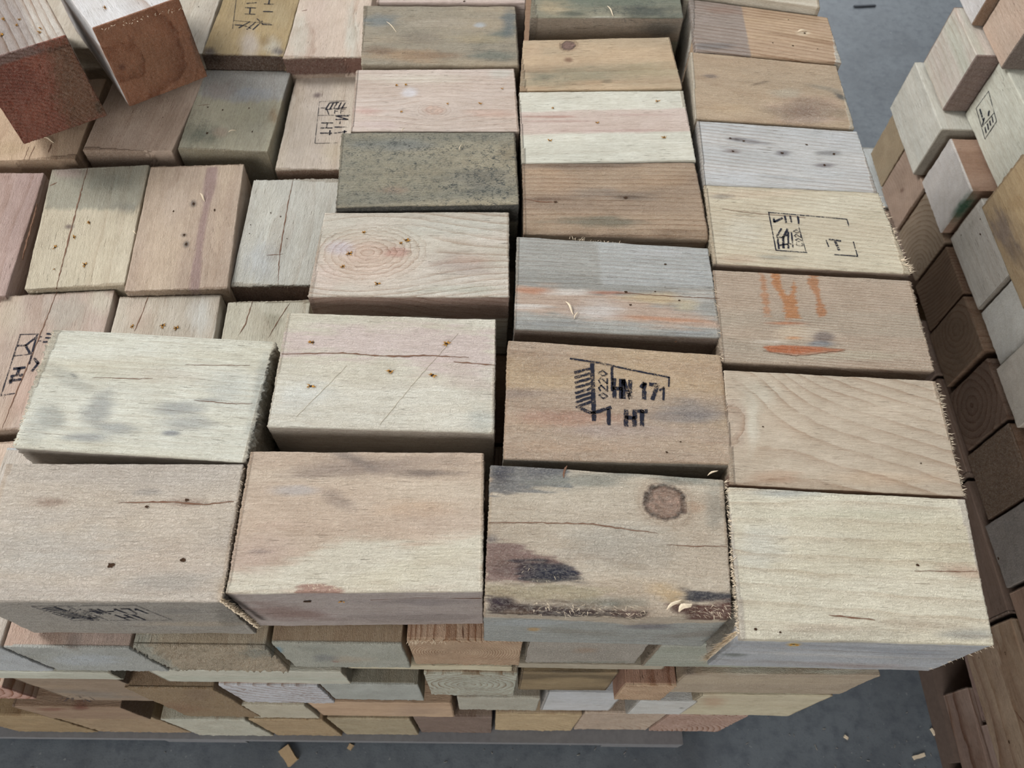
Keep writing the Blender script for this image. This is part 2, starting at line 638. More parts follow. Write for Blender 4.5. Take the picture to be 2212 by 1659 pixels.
    def poly(s, W, pts, face):
        c = s.at(*pts[0], face)
        n = s.normal(face)
        a = np.cross(n, [0.123, 0.97, 0.2])
        a /= np.linalg.norm(a)
        b = np.cross(n, a)
        B = np.stack([a, b], 1)
        p = (W - c) @ B
        V = [(s.at(x, y, face) - c) @ B for x, y in pts]
        d = np.full(len(p), 1e18)
        sg = np.ones(len(p))
        for i in range(len(V)):
            vi, vj = V[i], V[i - 1]
            e = vj - vi
            w = p - vi
            t = np.clip((w @ e) / (e @ e), 0, 1)
            q = w - t[:, None] * e
            d = np.minimum(d, (q * q).sum(1))
            c1, c2 = p[:, 1] >= vi[1], p[:, 1] < vj[1]
            c3 = e[0] * w[:, 1] > e[1] * w[:, 0]
            al = (c1 & c2 & c3) | (~c1 & ~c2 & ~c3)
            sg = np.where(al, -sg, sg)
        off = np.abs((W - c) @ n)
        return np.where(off < 8, sg * np.sqrt(d), 99)

    # ---- parts on the faces
    def hole(s, px, py, r=1.6, face='T', resin=True, name='nail_hole'):
        c = s.at(px, py, face)
        n = s.normal(face)
        a = s.M[:, 0]
        if abs(np.dot(a, n)) > 0.8:
            a = s.M[:, 1]
        b = np.cross(n, a)
        V, F, fm = [], [], []
        m = 11
        V.append(c + n * 0.12)
        for i in range(m):
            t = i / m * 2 * math.pi
            q = r * (0.45 + 0.45 * random.random()) * (0.8 if resin else 1.0)
            V.append(c + a * math.cos(t) * q * 1.25 + b * math.sin(t) * q * 0.85 + n * 0.30)
        for i in range(m):
            F.append((0, 1 + i, 1 + (i + 1) % m))
            fm.append(0)
        if resin:
            for i in range(7):
                t = random.random() * 6.28
                q0, q1 = r * 0.45, r * (1.0 + 0.8 * random.random())
                wd = 0.35 + 0.25 * random.random()
                p0 = c + (a * math.cos(t) * 1.3 + b * math.sin(t) * 0.8) * q0 + n * 0.35
                p1 = c + (a * math.cos(t + .2) * 1.3 + b * math.sin(t + .2) * 0.8) * q1 + n * (0.4 + 0.7 * random.random())
                e = np.cross(n, p1 - p0)
                e = e / np.linalg.norm(e) * wd
                k0 = len(V)
                V += [p0 + e, p0 - e, p1, (p0 + p1) / 2 + n * 0.5]
                F += [(k0, k0 + 1, k0 + 3), (k0 + 1, k0 + 2, k0 + 3), (k0 + 2, k0, k0 + 3), (k0, k0 + 2, k0 + 1)]
                fm += [1] * 4
        return child(name, [s.local(v) for v in V], F, PIT, s.o, mats=[PIT, RESIN], fm=fm)

    def holes(s, pts, r=1.6, face='T', resin=True):
        for p in pts:
            s.hole(p[0], p[1], p[2] if len(p) > 2 else r, face, resin)

    def crack(s, pts, w=0.8, face='T', jitter=0.5, mat=None, name='crack'):
        n = s.normal(face)
        P = [s.at(x, y, face) for x, y in pts]
        Q = []
        for i in range(len(P) - 1):
            k = max(2, int(np.linalg.norm(P[i + 1] - P[i]) / 3))
            for j in range(k):
                Q.append(P[i] + (P[i + 1] - P[i]) * j / k)
        Q.append(P[-1])
        V, F = [], []
        m = len(Q)
        for i, q in enumerate(Q):
            dr = Q[min(i + 1, m - 1)] - Q[max(i - 1, 0)]
            e = np.cross(n, dr)
            e /= np.linalg.norm(e)
            q = q + e * random.uniform(-jitter, jitter) * 0.6
            ww = w * 0.5 * (0.35 + 0.9 * random.random()) * (1 - 0.75 * abs(2 * i / (m - 1) - 1) ** 3)
            V += [s.local(q + e * ww + n * 0.22), s.local(q - e * ww + n * 0.22), s.local(q - n * 1.2)]
        for i in range(m - 1):
            a = i * 3
            F += [(a, a + 1, a + 4, a + 3), (a + 1, a + 2, a + 5, a + 4), (a + 2, a, a + 3, a + 5)]
        return child(name, V, F, mat or CRACK, s.o)

    def slivers(s, p, q, n=40, ln=(2, 6), face='T', out=None, spread=0.9, drop=0.35, mat=None, wid=0.28):
        """torn fibres standing off an edge, one joined part"""
        P, Qq = s.at(*p, face), s.at(*q, face)
        nn = s.normal(face)
        e = (Qq - P) / np.linalg.norm(Qq - P)
        o = np.array(out, float) if out is not None else np.cross(e, nn)
        V, F = [], []
        for i in range(n):
            t = random.random()
            b = P + (Qq - P) * t + nn * random.uniform(-2.5, 0.2) - o * random.uniform(0, 1.2)
            d = o * 1.0 + e * random.uniform(-spread, spread) - nn * random.uniform(-0.25, drop)
            d = d / np.linalg.norm(d) * random.uniform(*ln)
            w = random.uniform(0.5, 1.2) * wid
            k0 = len(V)
            mid = b + d * 0.55 + nn * random.uniform(-.3, .6)
            V += [b + e * w, b - e * w, mid + e * w * .7, mid - e * w * .7, b + d + nn * random.uniform(-.8, .8), b + nn * w]
            F += [(k0, k0 + 1, k0 + 3, k0 + 2), (k0 + 2, k0 + 3, k0 + 4), (k0, k0 + 2, k0 + 5), (k0 + 1, k0 + 5, k0 + 3), (k0 + 5, k0 + 2, k0 + 3)]
        return child('splinters', [s.local(v) for v in V], F, mat or SLIVER, s.o, kind='stuff')

    def flake(s, px, py, lx, ly, w=1.2, face='T', name='splinter', lift=1.2):
        """one curled shaving lying on the face"""
        n = s.normal(face)
        P = s.at(px, py, face)
        Q = s.at(px + lx, py + ly, face)
        d = Q - P
        e = np.cross(n, d)
        e = e / np.linalg.norm(e) * w * 0.5
        V, F = [], []
        K = 5
        for i in range(K + 1):
            t = i / K
            c = P + d * t + n * (0.35 + lift * 4 * t * (1 - t)) + e * math.sin(t * 5) * 0.7
            q = e * (1 - abs(2 * t - 1) ** 2 * 0.8)
            V += [c + q, c - q, c + n * 0.35]
        for i in range(K):
            a = i * 3
            F += [(a, a + 1, a + 4, a + 3), (a + 1, a + 2, a + 5, a + 4), (a + 2, a, a + 3, a + 5)]
        return child(name, [s.local(v) for v in V], F, SLIVER, s.o)

    def stamp(s, quad, strokes, face='T', mat=None, w=1.3, name='ink_stamp', label=None):
        """quad: four pixels (top-left, top-right, bottom-right, bottom-left of the print); strokes: polylines in 0..1"""
        n = s.normal(face)
        K = [s.at(x, y, face) for x, y in quad]
        V, F = [], []
        for st in strokes:
            ww = w
            if isinstance(st, tuple):
                ww, st = st[0] * w, st[1]
            pts = [K[0] * (1 - a) * (1 - b) + K[1] * a * (1 - b) + K[2] * a * b + K[3] * (1 - a) * b for a, b in st]
            for i in range(len(pts) - 1):
                p, q = pts[i], pts[i + 1]
                d = q - p
                L = np.linalg.norm(d)
                if L < 1e-6:
                    continue
                d = d / L
                e = np.cross(n, d)
                m = max(1, int(L / 1.2))
                a0 = len(V)
                for j in range(m + 1):
                    c = p - d * ww * .3 + d * (L + ww * .6) * j / m + n * 0.30
                    V += [c + e * ww * (.42 + .16 * random.random()), c - e * ww * (.42 + .16 * random.random())]
                for j in range(m):
                    k = a0 + 2 * j
                    F.append((k, k + 1, k + 3, k + 2))
        return child(name, [s.local(v) for v in V], F, mat or INK, s.o, label=label)


# stroke letters, each in a unit box (x right, y down)
GL = {
    'H': [[(0, 0), (0, 1)], [(1, 0), (1, 1)], [(0, .5), (1, .5)]],
    'T': [[(0, 0), (1, 0)], [(.5, 0), (.5, 1)]],
    'Y': [[(0, 0), (.5, .45), (1, 0)], [(.5, .45), (.5, 1)]],
    'I': [[(.5, 0), (.5, 1)]],
    'N': [[(0, 1), (0, 0), (1, 1), (1, 0)]],
    '1': [[(.15, .25), (.55, 0), (.55, 1)]],
    '7': [[(0, 0), (1, 0), (.4, 1)]],
    '-': [[(.1, .5), (.9, .5)]],
    'F': [[(0, 1), (0, 0), (1, 0)], [(0, .45), (.7, .45)]],
    'P': [[(0, 1), (0, 0), (1, .1), (1, .45), (0, .55)]],
    'C': [[(1, .1), (.3, 0), (0, .5), (.3, 1), (1, .9)]],
    '0': [[(0, .5), (.5, 0), (1, .5), (.5, 1), (0, .5)]],
    '2': [[(0, .2), (.5, 0), (1, .3), (0, 1), (1, 1)]],
    'E': [[(1, 0), (0, 0), (0, 1), (1, 1)], [(0, .5), (.7, .5)]],
    ' ': [],
}


def text(t, x0, y0, x1, y1, vertical=False, heavy=1.0):
    out = []
    n = len(t)
    for i, ch in enumerate(t):
        for st in GL[ch]:
            L = []
            for a, b in st:
                if vertical:      # reads upwards, letters rotated a quarter turn anticlockwise
                    yy = y1 - (y1 - y0) * (i + 0.12 + 0.72 * a) / n
                    L.append((x0 + (x1 - x0) * b, yy))
                else:
                    L.append((x0 + (x1 - x0) * (i + 0.12 + 0.72 * a) / n, y0 + (y1 - y0) * b))
            out.append((heavy, L))
    return out


def frame(x0, y0, x1, y1, h=0.7):
    return [(h, [(x0, y0), (x1, y0)]), (h, [(x1, y0), (x1, y1)]), (h, [(x1, y1), (x0, y1)]), (h, [(x0, y1), (x0, y0)])]


def ear():
    """the wheat-ear emblem that fills the left end of the frame: a stem with slanting grains"""
    o = [(1.6, [(.20, .06), (.20, .98)])]
    for i in range(9):
        y = .08 + i * .085
        o.append((1.2, [(.03, y + .09), (.19, y)]))
    o.append((1.4, [(.06, .80), (.19, .90), (.33, .78)]))
    o.append((.8, [(.33, .04), (.33, .62)]))
    return o


def full_stamp(second='HN-171', third='YI'):
    return (frame(0, 0, 1, 1) + ear() + text('C020', .23, .08, .31, .66, True, .6)
            + text(second, .36, .22, .97, .52, heavy=1.25) + text(third, .22, .66, .40, .97, heavy=1.2)
            + text('HT', .52, .66, .78, .97, heavy=1.4))


def top(key, label, quad, z=0.0, h=77.5, **k):
    T = [U(x, y, z) for x, y in quad]
    return Block(key, label, T, (0, 0, -h), **k)

# ================================================================== the setting
def floor_material():
    m, nt, bs, out = new_mat('worn_concrete')
    k = N(nt)
    tc = k.n('ShaderNodeTexCoord').outputs['Object']
    a = k.noise(tc, 7.0, 4, 0.6)
    b = k.noise(tc, 60.0, 4, 0.65)
    c = k.noise(tc, 420.0, 3, 0.6)
    base = k.mix(k.ramp(a, 0.35, 0.65), tuple(lin((82, 88, 94))) + (1,), tuple(lin((96, 103, 109))) + (1,))
    base = k.mix(k.m('MULTIPLY', k.ramp(b, 0.42, 0.72), 0.65), base, tuple(lin((68, 74, 83))) + (1,))
    base = k.mix(k.m('MULTIPLY', k.ramp(c, 0.55, 0.75), 0.35), base, tuple(lin((44, 46, 50))) + (1,))
    base = k.mix(k.m('MULTIPLY', k.ramp(k.noise(tc, 170.0, 2, 0.5), 0.68, 0.76), 0.5), base, tuple(lin((140, 144, 144))) + (1,))
    nt.links.new(base, bs.inputs['Base Color'])
    bs.inputs['Roughness'].default_value = 0.5
    bs.inputs['Specular IOR Level'].default_value = 0.5
    bp = k.n('ShaderNodeBump')
    bp.inputs['Strength'].default_value = 0.4
    bp.inputs['Distance'].default_value = 0.001
    k.set(bp.inputs['Height'], k.m('ADD', b, k.m('MULTIPLY', c, 0.5)))
    nt.links.new(bp.outputs[0], bs.inputs['Normal'])
    return m


ZF = -528.0
fl = bpy.data.meshes.new('floor')
S = 6.0
fl.from_pydata([(-S, -S, 0), (S, -S, 0), (S, S, 0), (-S, S, 0), (-S, -S, -.1), (S, -S, -.1), (S, S, -.1), (-S, S, -.1)], [],
               [(0, 1, 2, 3), (7, 6, 5, 4), (0, 4, 5, 1), (1, 5, 6, 2), (2, 6, 7, 3), (3, 7, 4, 0)])
fl.materials.append(floor_material())
fo = bpy.data.objects.new('floor', fl)
fo.location = (0, 0, 0)
col.objects.link(fo)
tag(fo, kind='structure')

# ================================================================== the top layer of the big pile
GT = 'blocks of the top layer'
GM = (96, 100, 92)

b = top('B1', 'rough furry pinkish-grey wooden block at the bottom left corner, black stamp on its front', [(14, 1000), (526, 1002), (478, 1301), (-72, 1298)],
        base=(214, 198, 178), second=(204, 192, 178), ring=(9, .12), fuzz=1.0, rag=.5, step=1.0, group=GT, rnd=1.1,
        feats=[('s', 90, 1190, 260, 60, (200, 196, 188), .6), ('s', 330, 1215, 150, 50, (208, 188, 170), .5), ('s', 110, 1085, 60, 14, (158, 128, 108), .7),
               ('s', 395, 1085, 60, 10, (150, 118, 100), .6), ('s', 370, 1255, 130, 22, (172, 168, 160), .5), ('s', 320, 1063, 30, 8, (150, 145, 142), .5),
               ('s', 500, 1270, 50, 30, (196, 176, 150), .6),
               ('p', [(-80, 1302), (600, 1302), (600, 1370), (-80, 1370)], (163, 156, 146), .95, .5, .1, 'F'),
               ('s', 380, 1320, 70, 6, (130, 126, 122), .5, 0, .5, 'F'), ('s', 420, 1348, 120, 6, (190, 172, 148), .6, 0, .5, 'F'),
               ('z', 500, 1325, 45, 30, 1.2, 'F')])
b.crack([(255, 1086), (330, 1084), (395, 1086), (440, 1090), (505, 1083)], 1.1)
b.holes([(240, 1222, 2.6), (395, 1210, 1.9), (318, 1095, 1.4), (404, 1080, 1.8)], resin=False)
b.stamp([(68, 1309), (292, 1307), (372, 1339), (160, 1340)], frame(0, 0, 1, 1) + ear() + text('HN-171', .36, .22, .97, .55, heavy=1.4)
        + text('YI', .22, .62, .40, .97, heavy=1.2) + text('HT', .55, .62, .80, .97, heavy=1.5) + text('C0', .24, .2, .31, .6, True, .6), 'F', w=.85)
b.slivers((478, 1300), (556, 1356), 420, (1.5, 4.5), 'F', out=(1, -.2, .0), mat=SLIVER, wid=.5)
b.slivers((526, 1010), (480, 1292), 90, (.6, 2.0), 'T', out=(1, 0, -.1))

b = top('B2', 'smooth pinkish wooden block, second from left in the front row, grey smudges at back', [(542, 975), (1045, 978), (1042, 1277), (488, 1282)],
        base=(202, 184, 162), second=(192, 170, 148), ring=(6, .10), fuzz=.45, step=1.0, group=GT, rnd=.8,
        feats=[('s', 800, 1010, 200, 26, (140, 122, 110), .75, -4), ('s', 930, 1022, 90, 12, (92, 80, 76), .7), ('s', 760, 990, 90, 14, (112, 102, 98), .6, 20),
               ('s', 730, 1080, 50, 20, (134, 118, 108), .5, 30), ('s', 640, 1060, 60, 12, (172, 168, 168), .6),
               ('p', [(488, 1282), (500, 1235), (640, 1215), (760, 1160), (900, 1180), (1045, 1150), (1042, 1277)], (208, 202, 182), .85, 4, 2),
               ('s', 560, 1195, 95, 52, (186, 162, 146), .75, -10, .12), ('s', 900, 1100, 110, 22, (198, 166, 134), .6), ('s', 610, 1135, 90, 14, (196, 170, 150), .5), ('s', 560, 1192, 40, 8, (110, 95, 95), .5),
               ('s', 880, 1230, 160, 40, (206, 196, 168), .5, -18), ('s', 960, 1120, 120, 40, (190, 168, 150), .4),
               ('p', [(640, 1270), (700, 1262), (745, 1278), (700, 1300), (640, 1296)], (150, 96, 80), .75, 1, 1.2),
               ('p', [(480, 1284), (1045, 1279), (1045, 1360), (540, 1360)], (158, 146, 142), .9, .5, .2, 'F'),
               ('s', 640, 1325, 110, 16, (132, 104, 96), .8, 5, .6, 'F'), ('s', 900, 1300, 150, 8, (122, 112, 112), .55, 0, .6, 'F'),
               ('s', 900, 1335, 170, 12, (122, 110, 106), .55, 0, .6, 'F')])
b.hole(664, 1299, 2.8, 'F', False)
b.hole(738, 1298, 1.2, 'F', True)
b.slivers((655, 1268), (740, 1276), 26, (1, 3.2), 'F', out=(0, -.3, .8))
b.crack([(800, 1296), (900, 1291), (1040, 1293)], .4, 'F')
b.slivers((1044, 985), (1042, 1270), 60, (.3, .9), out=(1, 0, -.1))

b = top('B3', 'weathered dark-stained wooden block with a big brown knot in the middle of the front row', [(1060, 1003), (1563, 1035), (1582, 1333), (1046, 1318)],
        base=(202, 188, 166), second=(192, 176, 154), ring=(5, .25), fuzz=.75, step=.8, group=GT, rnd=1.3, wane=[('f', 16, 4.5)],
        knots=[(1435, 1084, 46, 40, 'T', 24, (150, 122, 104), .98, 2.3), (1356, 1324, 52, 10, 'T', 0, (112, 84, 76), .9, 1.8)],
        feats=[('p', [(1055, 1000), (1230, 1005), (1225, 1050), (1130, 1062), (1050, 1070)], (110, 112, 114), .9, 2, 2.5),
               ('s', 1085, 1022, 30, 22, (62, 64, 78), .8, 0), ('s', 1180, 1020, 50, 12, (96, 98, 106), .6), ('s', 1260, 1040, 130, 22, (140, 142, 132), .8),
               ('s', 1480, 1035, 90, 14, (138, 142, 132), .8, 4), ('s', 1350, 1022, 60, 10, (128, 130, 122), .7),
               ('s', 1545, 1100, 26, 60, (150, 148, 136), .6), ('s', 1330, 1180, 150, 60, (208, 202, 188), .6), ('s', 1440, 1200, 130, 70, (198, 182, 160), .5),
               ('p', [(1048, 1168), (1110, 1175), (1200, 1205), (1260, 1240), (1160, 1262), (1048, 1258)], (134, 106, 98), .95, 1.5, 1.5),
               ('p', [(1110, 1212), (1180, 1206), (1240, 1228), (1262, 1246), (1180, 1262), (1120, 1250)], (44, 44, 58), .95, 2.5, 3),
               ('s', 1200, 1240, 40, 16, (40, 44, 60), .8), ('s', 1105, 1228, 60, 20, (88, 70, 70), .5), ('s', 1060, 1165, 22, 12, (88, 88, 96), .6),
               ('p', [(1048, 1262), (1180, 1262), (1330, 1275), (1280, 1300), (1120, 1294), (1046, 1288)], (176, 164, 132), .85, 3, 1.5),
               ('p', [(1046, 1290), (1150, 1300), (1260, 1306), (1320, 1318), (1240, 1338), (1060, 1334)], (80, 62, 64), .95, 2, 2),
               ('s', 1085, 1298, 28, 12, (56, 44, 56), .8), ('s', 1110, 1322, 55, 10, (150, 120, 92), .8), ('s', 1205, 1325, 60, 12, (66, 62, 72), .8),
               ('p', [(1470, 1272), (1590, 1278), (1590, 1302), (1500, 1304)], (52, 54, 66), .95, 2, 2),
               ('p', [(1440, 1302), (1592, 1298), (1590, 1345), (1500, 1340)], (98, 60, 52), .95, 2, 1.5),
               ('s', 1440, 1280, 46, 20, (206, 172, 116), .8, 15), ('s', 1380, 1262, 120, 26, (190, 168, 140), .5), ('s', 1330, 1300, 110, 14, (132, 136, 124), .7),
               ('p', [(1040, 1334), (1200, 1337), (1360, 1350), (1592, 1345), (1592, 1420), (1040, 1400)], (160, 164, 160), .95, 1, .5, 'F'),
               ('s', 1400, 1352, 60, 8, (120, 114, 122), .7, 0, .5, 'F'), ('s', 1500, 1372, 110, 8, (132, 122, 108), .6, -4, .6, 'F'),
               ('s', 1250, 1365, 150, 7, (142, 138, 124), .6, 4, .6, 'F'), ('s', 1150, 1345, 100, 8, (178, 186, 190), .6, 0, .5, 'F'),
               ('s', 1153, 1359, 14, 4, (190, 150, 80), .8, 0, .5, 'F'), ('z', 1340, 1180, 130, 60, .5), ('z', 1220, 1320, 200, 25, 1.0), ('s', 1478, 1098, 9, 13, (50, 36, 42), .95, -10, .3), ('s', 1500, 1095, 30, 16, (190, 156, 124), .5)])
b.crack([(1055, 1130), (1160, 1129), (1280, 1132), (1330, 1140), (1420, 1152)], .7)
b.crack([(1440, 1177), (1500, 1180), (1570, 1180)], .5)
b.crack([(1225, 1006), (1218, 1018), (1218, 1032)], 1.6)
b.slivers((1568, 1040), (1588, 1260), 70, (2, 6), out=(.9, -.3, .1), spread=1.3)
for yy_ in (0, 12, 24):
    b.slivers((1130, 1222 + yy_), (1250, 1240 + yy_), 24, (1.5, 4.5), out=(.3, -.5, .4), spread=1.4, wid=.18)
for yy_, nn_ in ((1306, 26), (1314, 34), (1322, 40), (1330, 30)):
    b.slivers((1150, yy_ - 4), (1400, yy_ + 4), nn_, (1.5, 5), out=(.5, -.4, .3), spread=1.6, wid=.2)
    b.slivers((1490, yy_ - 4), (1580, yy_ + 2), nn_ // 2, (1.5, 5), out=(.5, -.4, .3), spread=1.6, wid=.2)
b.flake(1440, 1318, 30, -24, 2.0)
b.flake(1466, 1322, 26, -20, 3.4)
b.flake(1528, 1028, 22, -12, 1.2)

b = top('B4', 'large clean cream wooden block at the bottom right front corner with a greyish front face', [(1574, 1052), (2085, 1079), (2147, 1393), (1600, 1379)],
        base=(216, 208, 184), second=(208, 198, 170), ring=(8.5, .30), pith=(-150, -60), tilt=.02, endcol=(204, 194, 176), fuzz=.55, step=1.2, group=GT, rnd=.9,
        feats=[('s', 1700, 1065, 140, 12, (178, 182, 176), .6), ('s', 1850, 1110, 200, 14, (190, 188, 160), .4), ('s', 2090, 1235, 75, 17, (198, 172, 146), .9, 8, .15),
               ('s', 1980, 1350, 140, 14, (176, 158, 134), .7, 3), ('s', 2100, 1372, 70, 14, (152, 152, 146), .7), ('s', 1780, 1358, 110, 10, (196, 176, 152), .5),
               ('s', 1640, 1180, 60, 60, (206, 206, 196), .5), ('s', 1690, 1065, 60, 7, (150, 154, 152), .5),
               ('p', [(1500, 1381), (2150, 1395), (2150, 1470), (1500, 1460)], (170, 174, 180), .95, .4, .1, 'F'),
               ('s', 1950, 1408, 120, 10, (142, 148, 158), .6, 3, .5, 'F'), ('s', 1720, 1395, 180, 6, (150, 154, 162), .6, 2, .5, 'F'),
               ('s', 1800, 1415, 200, 4, (198, 200, 200), .8, 2, .5, 'F'), ('s', 1590, 1415, 30, 4, (90, 96, 84), .7, 0, .6, 'F'),
               ('s', 1840, 1437, 150, 6, (166, 146, 140), .5, 2, .4, 'F'), ('s', 1715, 1391, 16, 5, (206, 176, 92), .9, 0, .5, 'F'),
               ('z', 1800, 1370, 220, 20, .5)])
b.crack([(1975, 1233), (2040, 1234), (2112, 1234)], .5)
b.crack([(1790, 1329), (1840, 1334), (1890, 1339)], 1.0)
b.holes([(1632, 1359, 1.2), (1685, 1366, .9), (1982, 1221, 1.2)], resin=False)
b.hole(1714, 1391, 1.6, 'F')
b.slivers((1590, 1372), (1528, 1424), 620, (3, 10), 'F', out=(-.8, -.5, -.2), spread=.9, wid=.42)
b.slivers((1578, 1180), (1597, 1375), 160, (1, 3), out=(-1, 0, .1))
b.slivers((2146, 1396), (1998, 1447), 80, (1, 3.5), 'F', out=(1, -.5, -.5))

b = top('C0', 'pale wooden block with grey smudges, second row, lying on the sunken left part', [(116, 711), (592, 738), (528, 998), (31, 966)],
        base=(204, 203, 188), second=(196, 192, 172), ring=(4.5, .16), pith=(-160, -30), fuzz=.35, step=1.2, group=GT, rnd=.9, rag=1.3,
        feats=[('s', 215, 880, 50, 34, (128, 132, 134), .6, -50), ('s', 240, 925, 60, 16, (132, 136, 138), .6), ('s', 110, 900, 34, 30, (136, 138, 132), .6),
               ('s', 380, 880, 60, 20, (124, 128, 132), .6), ('s', 400, 915, 70, 20, (140, 144, 146), .55), ('s', 370, 935, 22, 6, (104, 112, 124), .7),
               ('s', 150, 820, 60, 20, (160, 160, 150), .6, 30), ('s', 160, 812, 14, 4, (82, 88, 92), .7, 30), ('s', 450, 865, 40, 6, (124, 130, 132), .6),
               ('s', 380, 812, 110, 20, (190, 176, 160), .35), ('s', 560, 850, 20, 110, (136, 142, 138), .55, 12), ('s', 180, 945, 60, 10, (128, 134, 140), .6),
               ('s', 250, 780, 110, 20, (206, 198, 176), .4), ('s', 80, 920, 30, 60, (170, 172, 164), .5, 20), ('s', 490, 845, 60, 40, (180, 184, 178), .5),
               ('p', [(25, 968), (530, 1000), (540, 1040), (30, 1020)], (140, 130, 120), .9, .4, .1, 'F')])
b.crack([(200, 816), (280, 818), (330, 818)], .4)
b.crack([(420, 865), (500, 872), (545, 872)], .35)
b.crack([(400, 788), (540, 790)], .3)
b.slivers((116, 712), (32, 964), 130, (1, 3.5), out=(-1, 0, .1))

b = top('C1', 'cream wooden block with a pink band, a long crack and five rust-rimmed nail holes', [(622, 676), (1070, 690), (1067, 935), (577, 920)],
        base=(211, 206, 190), second=(205, 198, 178), ring=(6, .12), fuzz=.5, step=1.2, group=GT, rnd=.8,
        feats=[('p', [(615, 720), (780, 700), (1070, 712), (1068, 800), (900, 790), (830, 770), (610, 765)], (205, 184, 180), .75, 7, 4),
               ('s', 980, 800, 110, 40, (204, 184, 176), .6, 20), ('s', 660, 850, 80, 40, (206, 210, 206), .5), ('s', 1040, 905, 40, 30, (180, 184, 176), .6),
               ('s', 760, 690, 130, 10, (202, 198, 178), .6),
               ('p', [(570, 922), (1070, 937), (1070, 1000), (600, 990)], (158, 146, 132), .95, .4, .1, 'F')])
b.crack([(608, 765), (740, 763), (850, 770), (915, 768), (1012, 772)], 1.0)
b.crack([(980, 781), (1030, 786), (1068, 788)], 1.1)
b.holes([(675, 740, 1.9), (965, 743, 2.1), (843, 803, 1.8), (934, 811, 2.0), (671, 835, 1.9)])
b.crack([(820, 918), (900, 820), (990, 720)], .25, mat=SAWM, name='saw_scratch')
b.crack([(640, 900), (750, 790)], .2, mat=SAWM, name='saw_scratch')

b = top('C2', 'tan wooden block with a heavy patchy black heat-treatment stamp in the centre of the pile', [(1098, 735), (1557, 766), (1582, 1003), (1088, 990)],
        base=(194, 166, 130), second=(186, 162, 138), ring=(6, .22), fuzz=.8, step=1.2, group=GT, rnd=1.1,
        feats=[('s', 1230, 905, 160, 20, (180, 134, 112), .7), ('s', 1110, 850, 90, 12, (146, 128, 118), .6), ('s', 1500, 885, 90, 26, (138, 134, 134), .7),
               ('s', 1330, 930, 140, 20, (176, 158, 152), .55), ('s', 1200, 795, 100, 16, (166, 138, 112), .5), ('s', 1470, 900, 90, 16, (128, 126, 130), .5),
               ('s', 1500, 800, 110, 30, (196, 166, 134), .5), ('s', 1250, 965, 200, 16, (190, 158, 128), .6), ('s', 1400, 945, 180, 26, (192, 170, 152), .5),
               ('s', 1150, 765, 60, 12, (172, 142, 110), .5),
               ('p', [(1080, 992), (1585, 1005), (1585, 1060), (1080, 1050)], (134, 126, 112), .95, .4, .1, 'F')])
b.stamp([(1232, 775), (1446, 806), (1440, 905), (1238, 900)],
        [(.9, [(0, 0), (.3, .0), (.6, .05), (1, .10)])] + [(1.9, [(.22, .05), (.22, 1.05)])] + [(1.3, [(.04, y + .10), (.19, y)]) for y in (.14, .23, .32, .41, .50, .58, .66, .74)]
        + [(1.6, [(.06, .84), (.2, .94), (.4, .82)])] + text('0220', .28, .12, .37, .68, True, .7) + [(1.2, [(.42, .06), (.42, .5)])]
        + text('HN', .43, .28, .62, .62, heavy=1.8) + text('17', .70, .30, .90, .60, heavy=1.9) + text('1', .88, .34, 1.02, .60, heavy=1.0) + [(1.8, [(.38, .86), (.38, 1.12)])] + text('HT', .55, .86, .80, 1.14, heavy=2.0)
        + [(.7, [(1, .10), (1, .30)])], w=1.5)
b.holes([(1460, 738, 1.4), (1440, 977, 1.0), (1470, 955, .8)], resin=False)

b = top('C3', 'tan wooden block with swooping grain, half knot at its left and bristles at its right', [(1564, 799), (2022, 822), (2083, 1072), (1577, 1046)],
        base=(186, 170, 148), second=(178, 162, 140), ring=(7.5, .42), pith=(-70, -40), tilt=.30, fuzz=.2, step=1.2, group=GT, rnd=.9,
        knots=[(1582, 915, 34, 52, 'T', 0, (166, 142, 124), .35, 3.4, 1.6, 1.2)],
        feats=[('s', 1640, 850, 50, 40, (190, 184, 166), .5), ('s', 1625, 910, 14, 60, (202, 196, 178), .7), ('s', 1660, 1030, 70, 16, (178, 146, 118), .6),
               ('s', 1900, 1035, 150, 18, (188, 162, 132), .5), ('p', [(1570, 1047), (2090, 1074), (2090, 1100), (1570, 1080)], (140, 104, 82), .9, .4, .1, 'F')])
b.slivers((2024, 826), (2083, 1070), 150, (1.5, 5), out=(1, .05, -.1), spread=.5)
b.slivers((1572, 850), (1590, 960), 50, (1, 3), out=(-.6, .2, .2))
b.holes([(1989, 1001, .7), (1648, 922, .8)], resin=False)

b = top('D1', 'pale wooden block with a large swirling knot figure and six small nail holes', [(702, 459), (1099, 458), (1099, 641), (665, 640)],
        base=(200, 190, 176), second=(192, 184, 168), ring=(3.4, .5), pith=(70, -60), tilt=.0, fuzz=.4, step=1.2, group=GT, rnd=.8,
        knots=[(795, 546, 42, 21, 'T', -4, (188, 150, 136), .35, 5.0, 3.3, 2.6)],
        feats=[('s', 790, 560, 130, 62, (206, 180, 160), .75, 0, .2), ('s', 735, 535, 36, 18, (196, 186, 192), .8, 0, .2), ('s', 860, 545, 30, 14, (178, 122, 106), .6),
               ('s', 990, 570, 80, 26, (170, 152, 142), .7, 4), ('s', 1010, 560, 60, 10, (188, 158, 138), .5), ('s', 980, 490, 140, 24, (190, 190, 178), .6),
               ('s', 990, 625, 130, 14, (184, 184, 168), .7), ('s', 740, 480, 60, 14, (198, 194, 180), .6), ('s', 700, 600, 40, 36, (208, 184, 170), .5),
               ('p', [(655, 642), (1101, 643), (1101, 690), (670, 680)], (140, 112, 98), .95, .4, .1, 'F')])
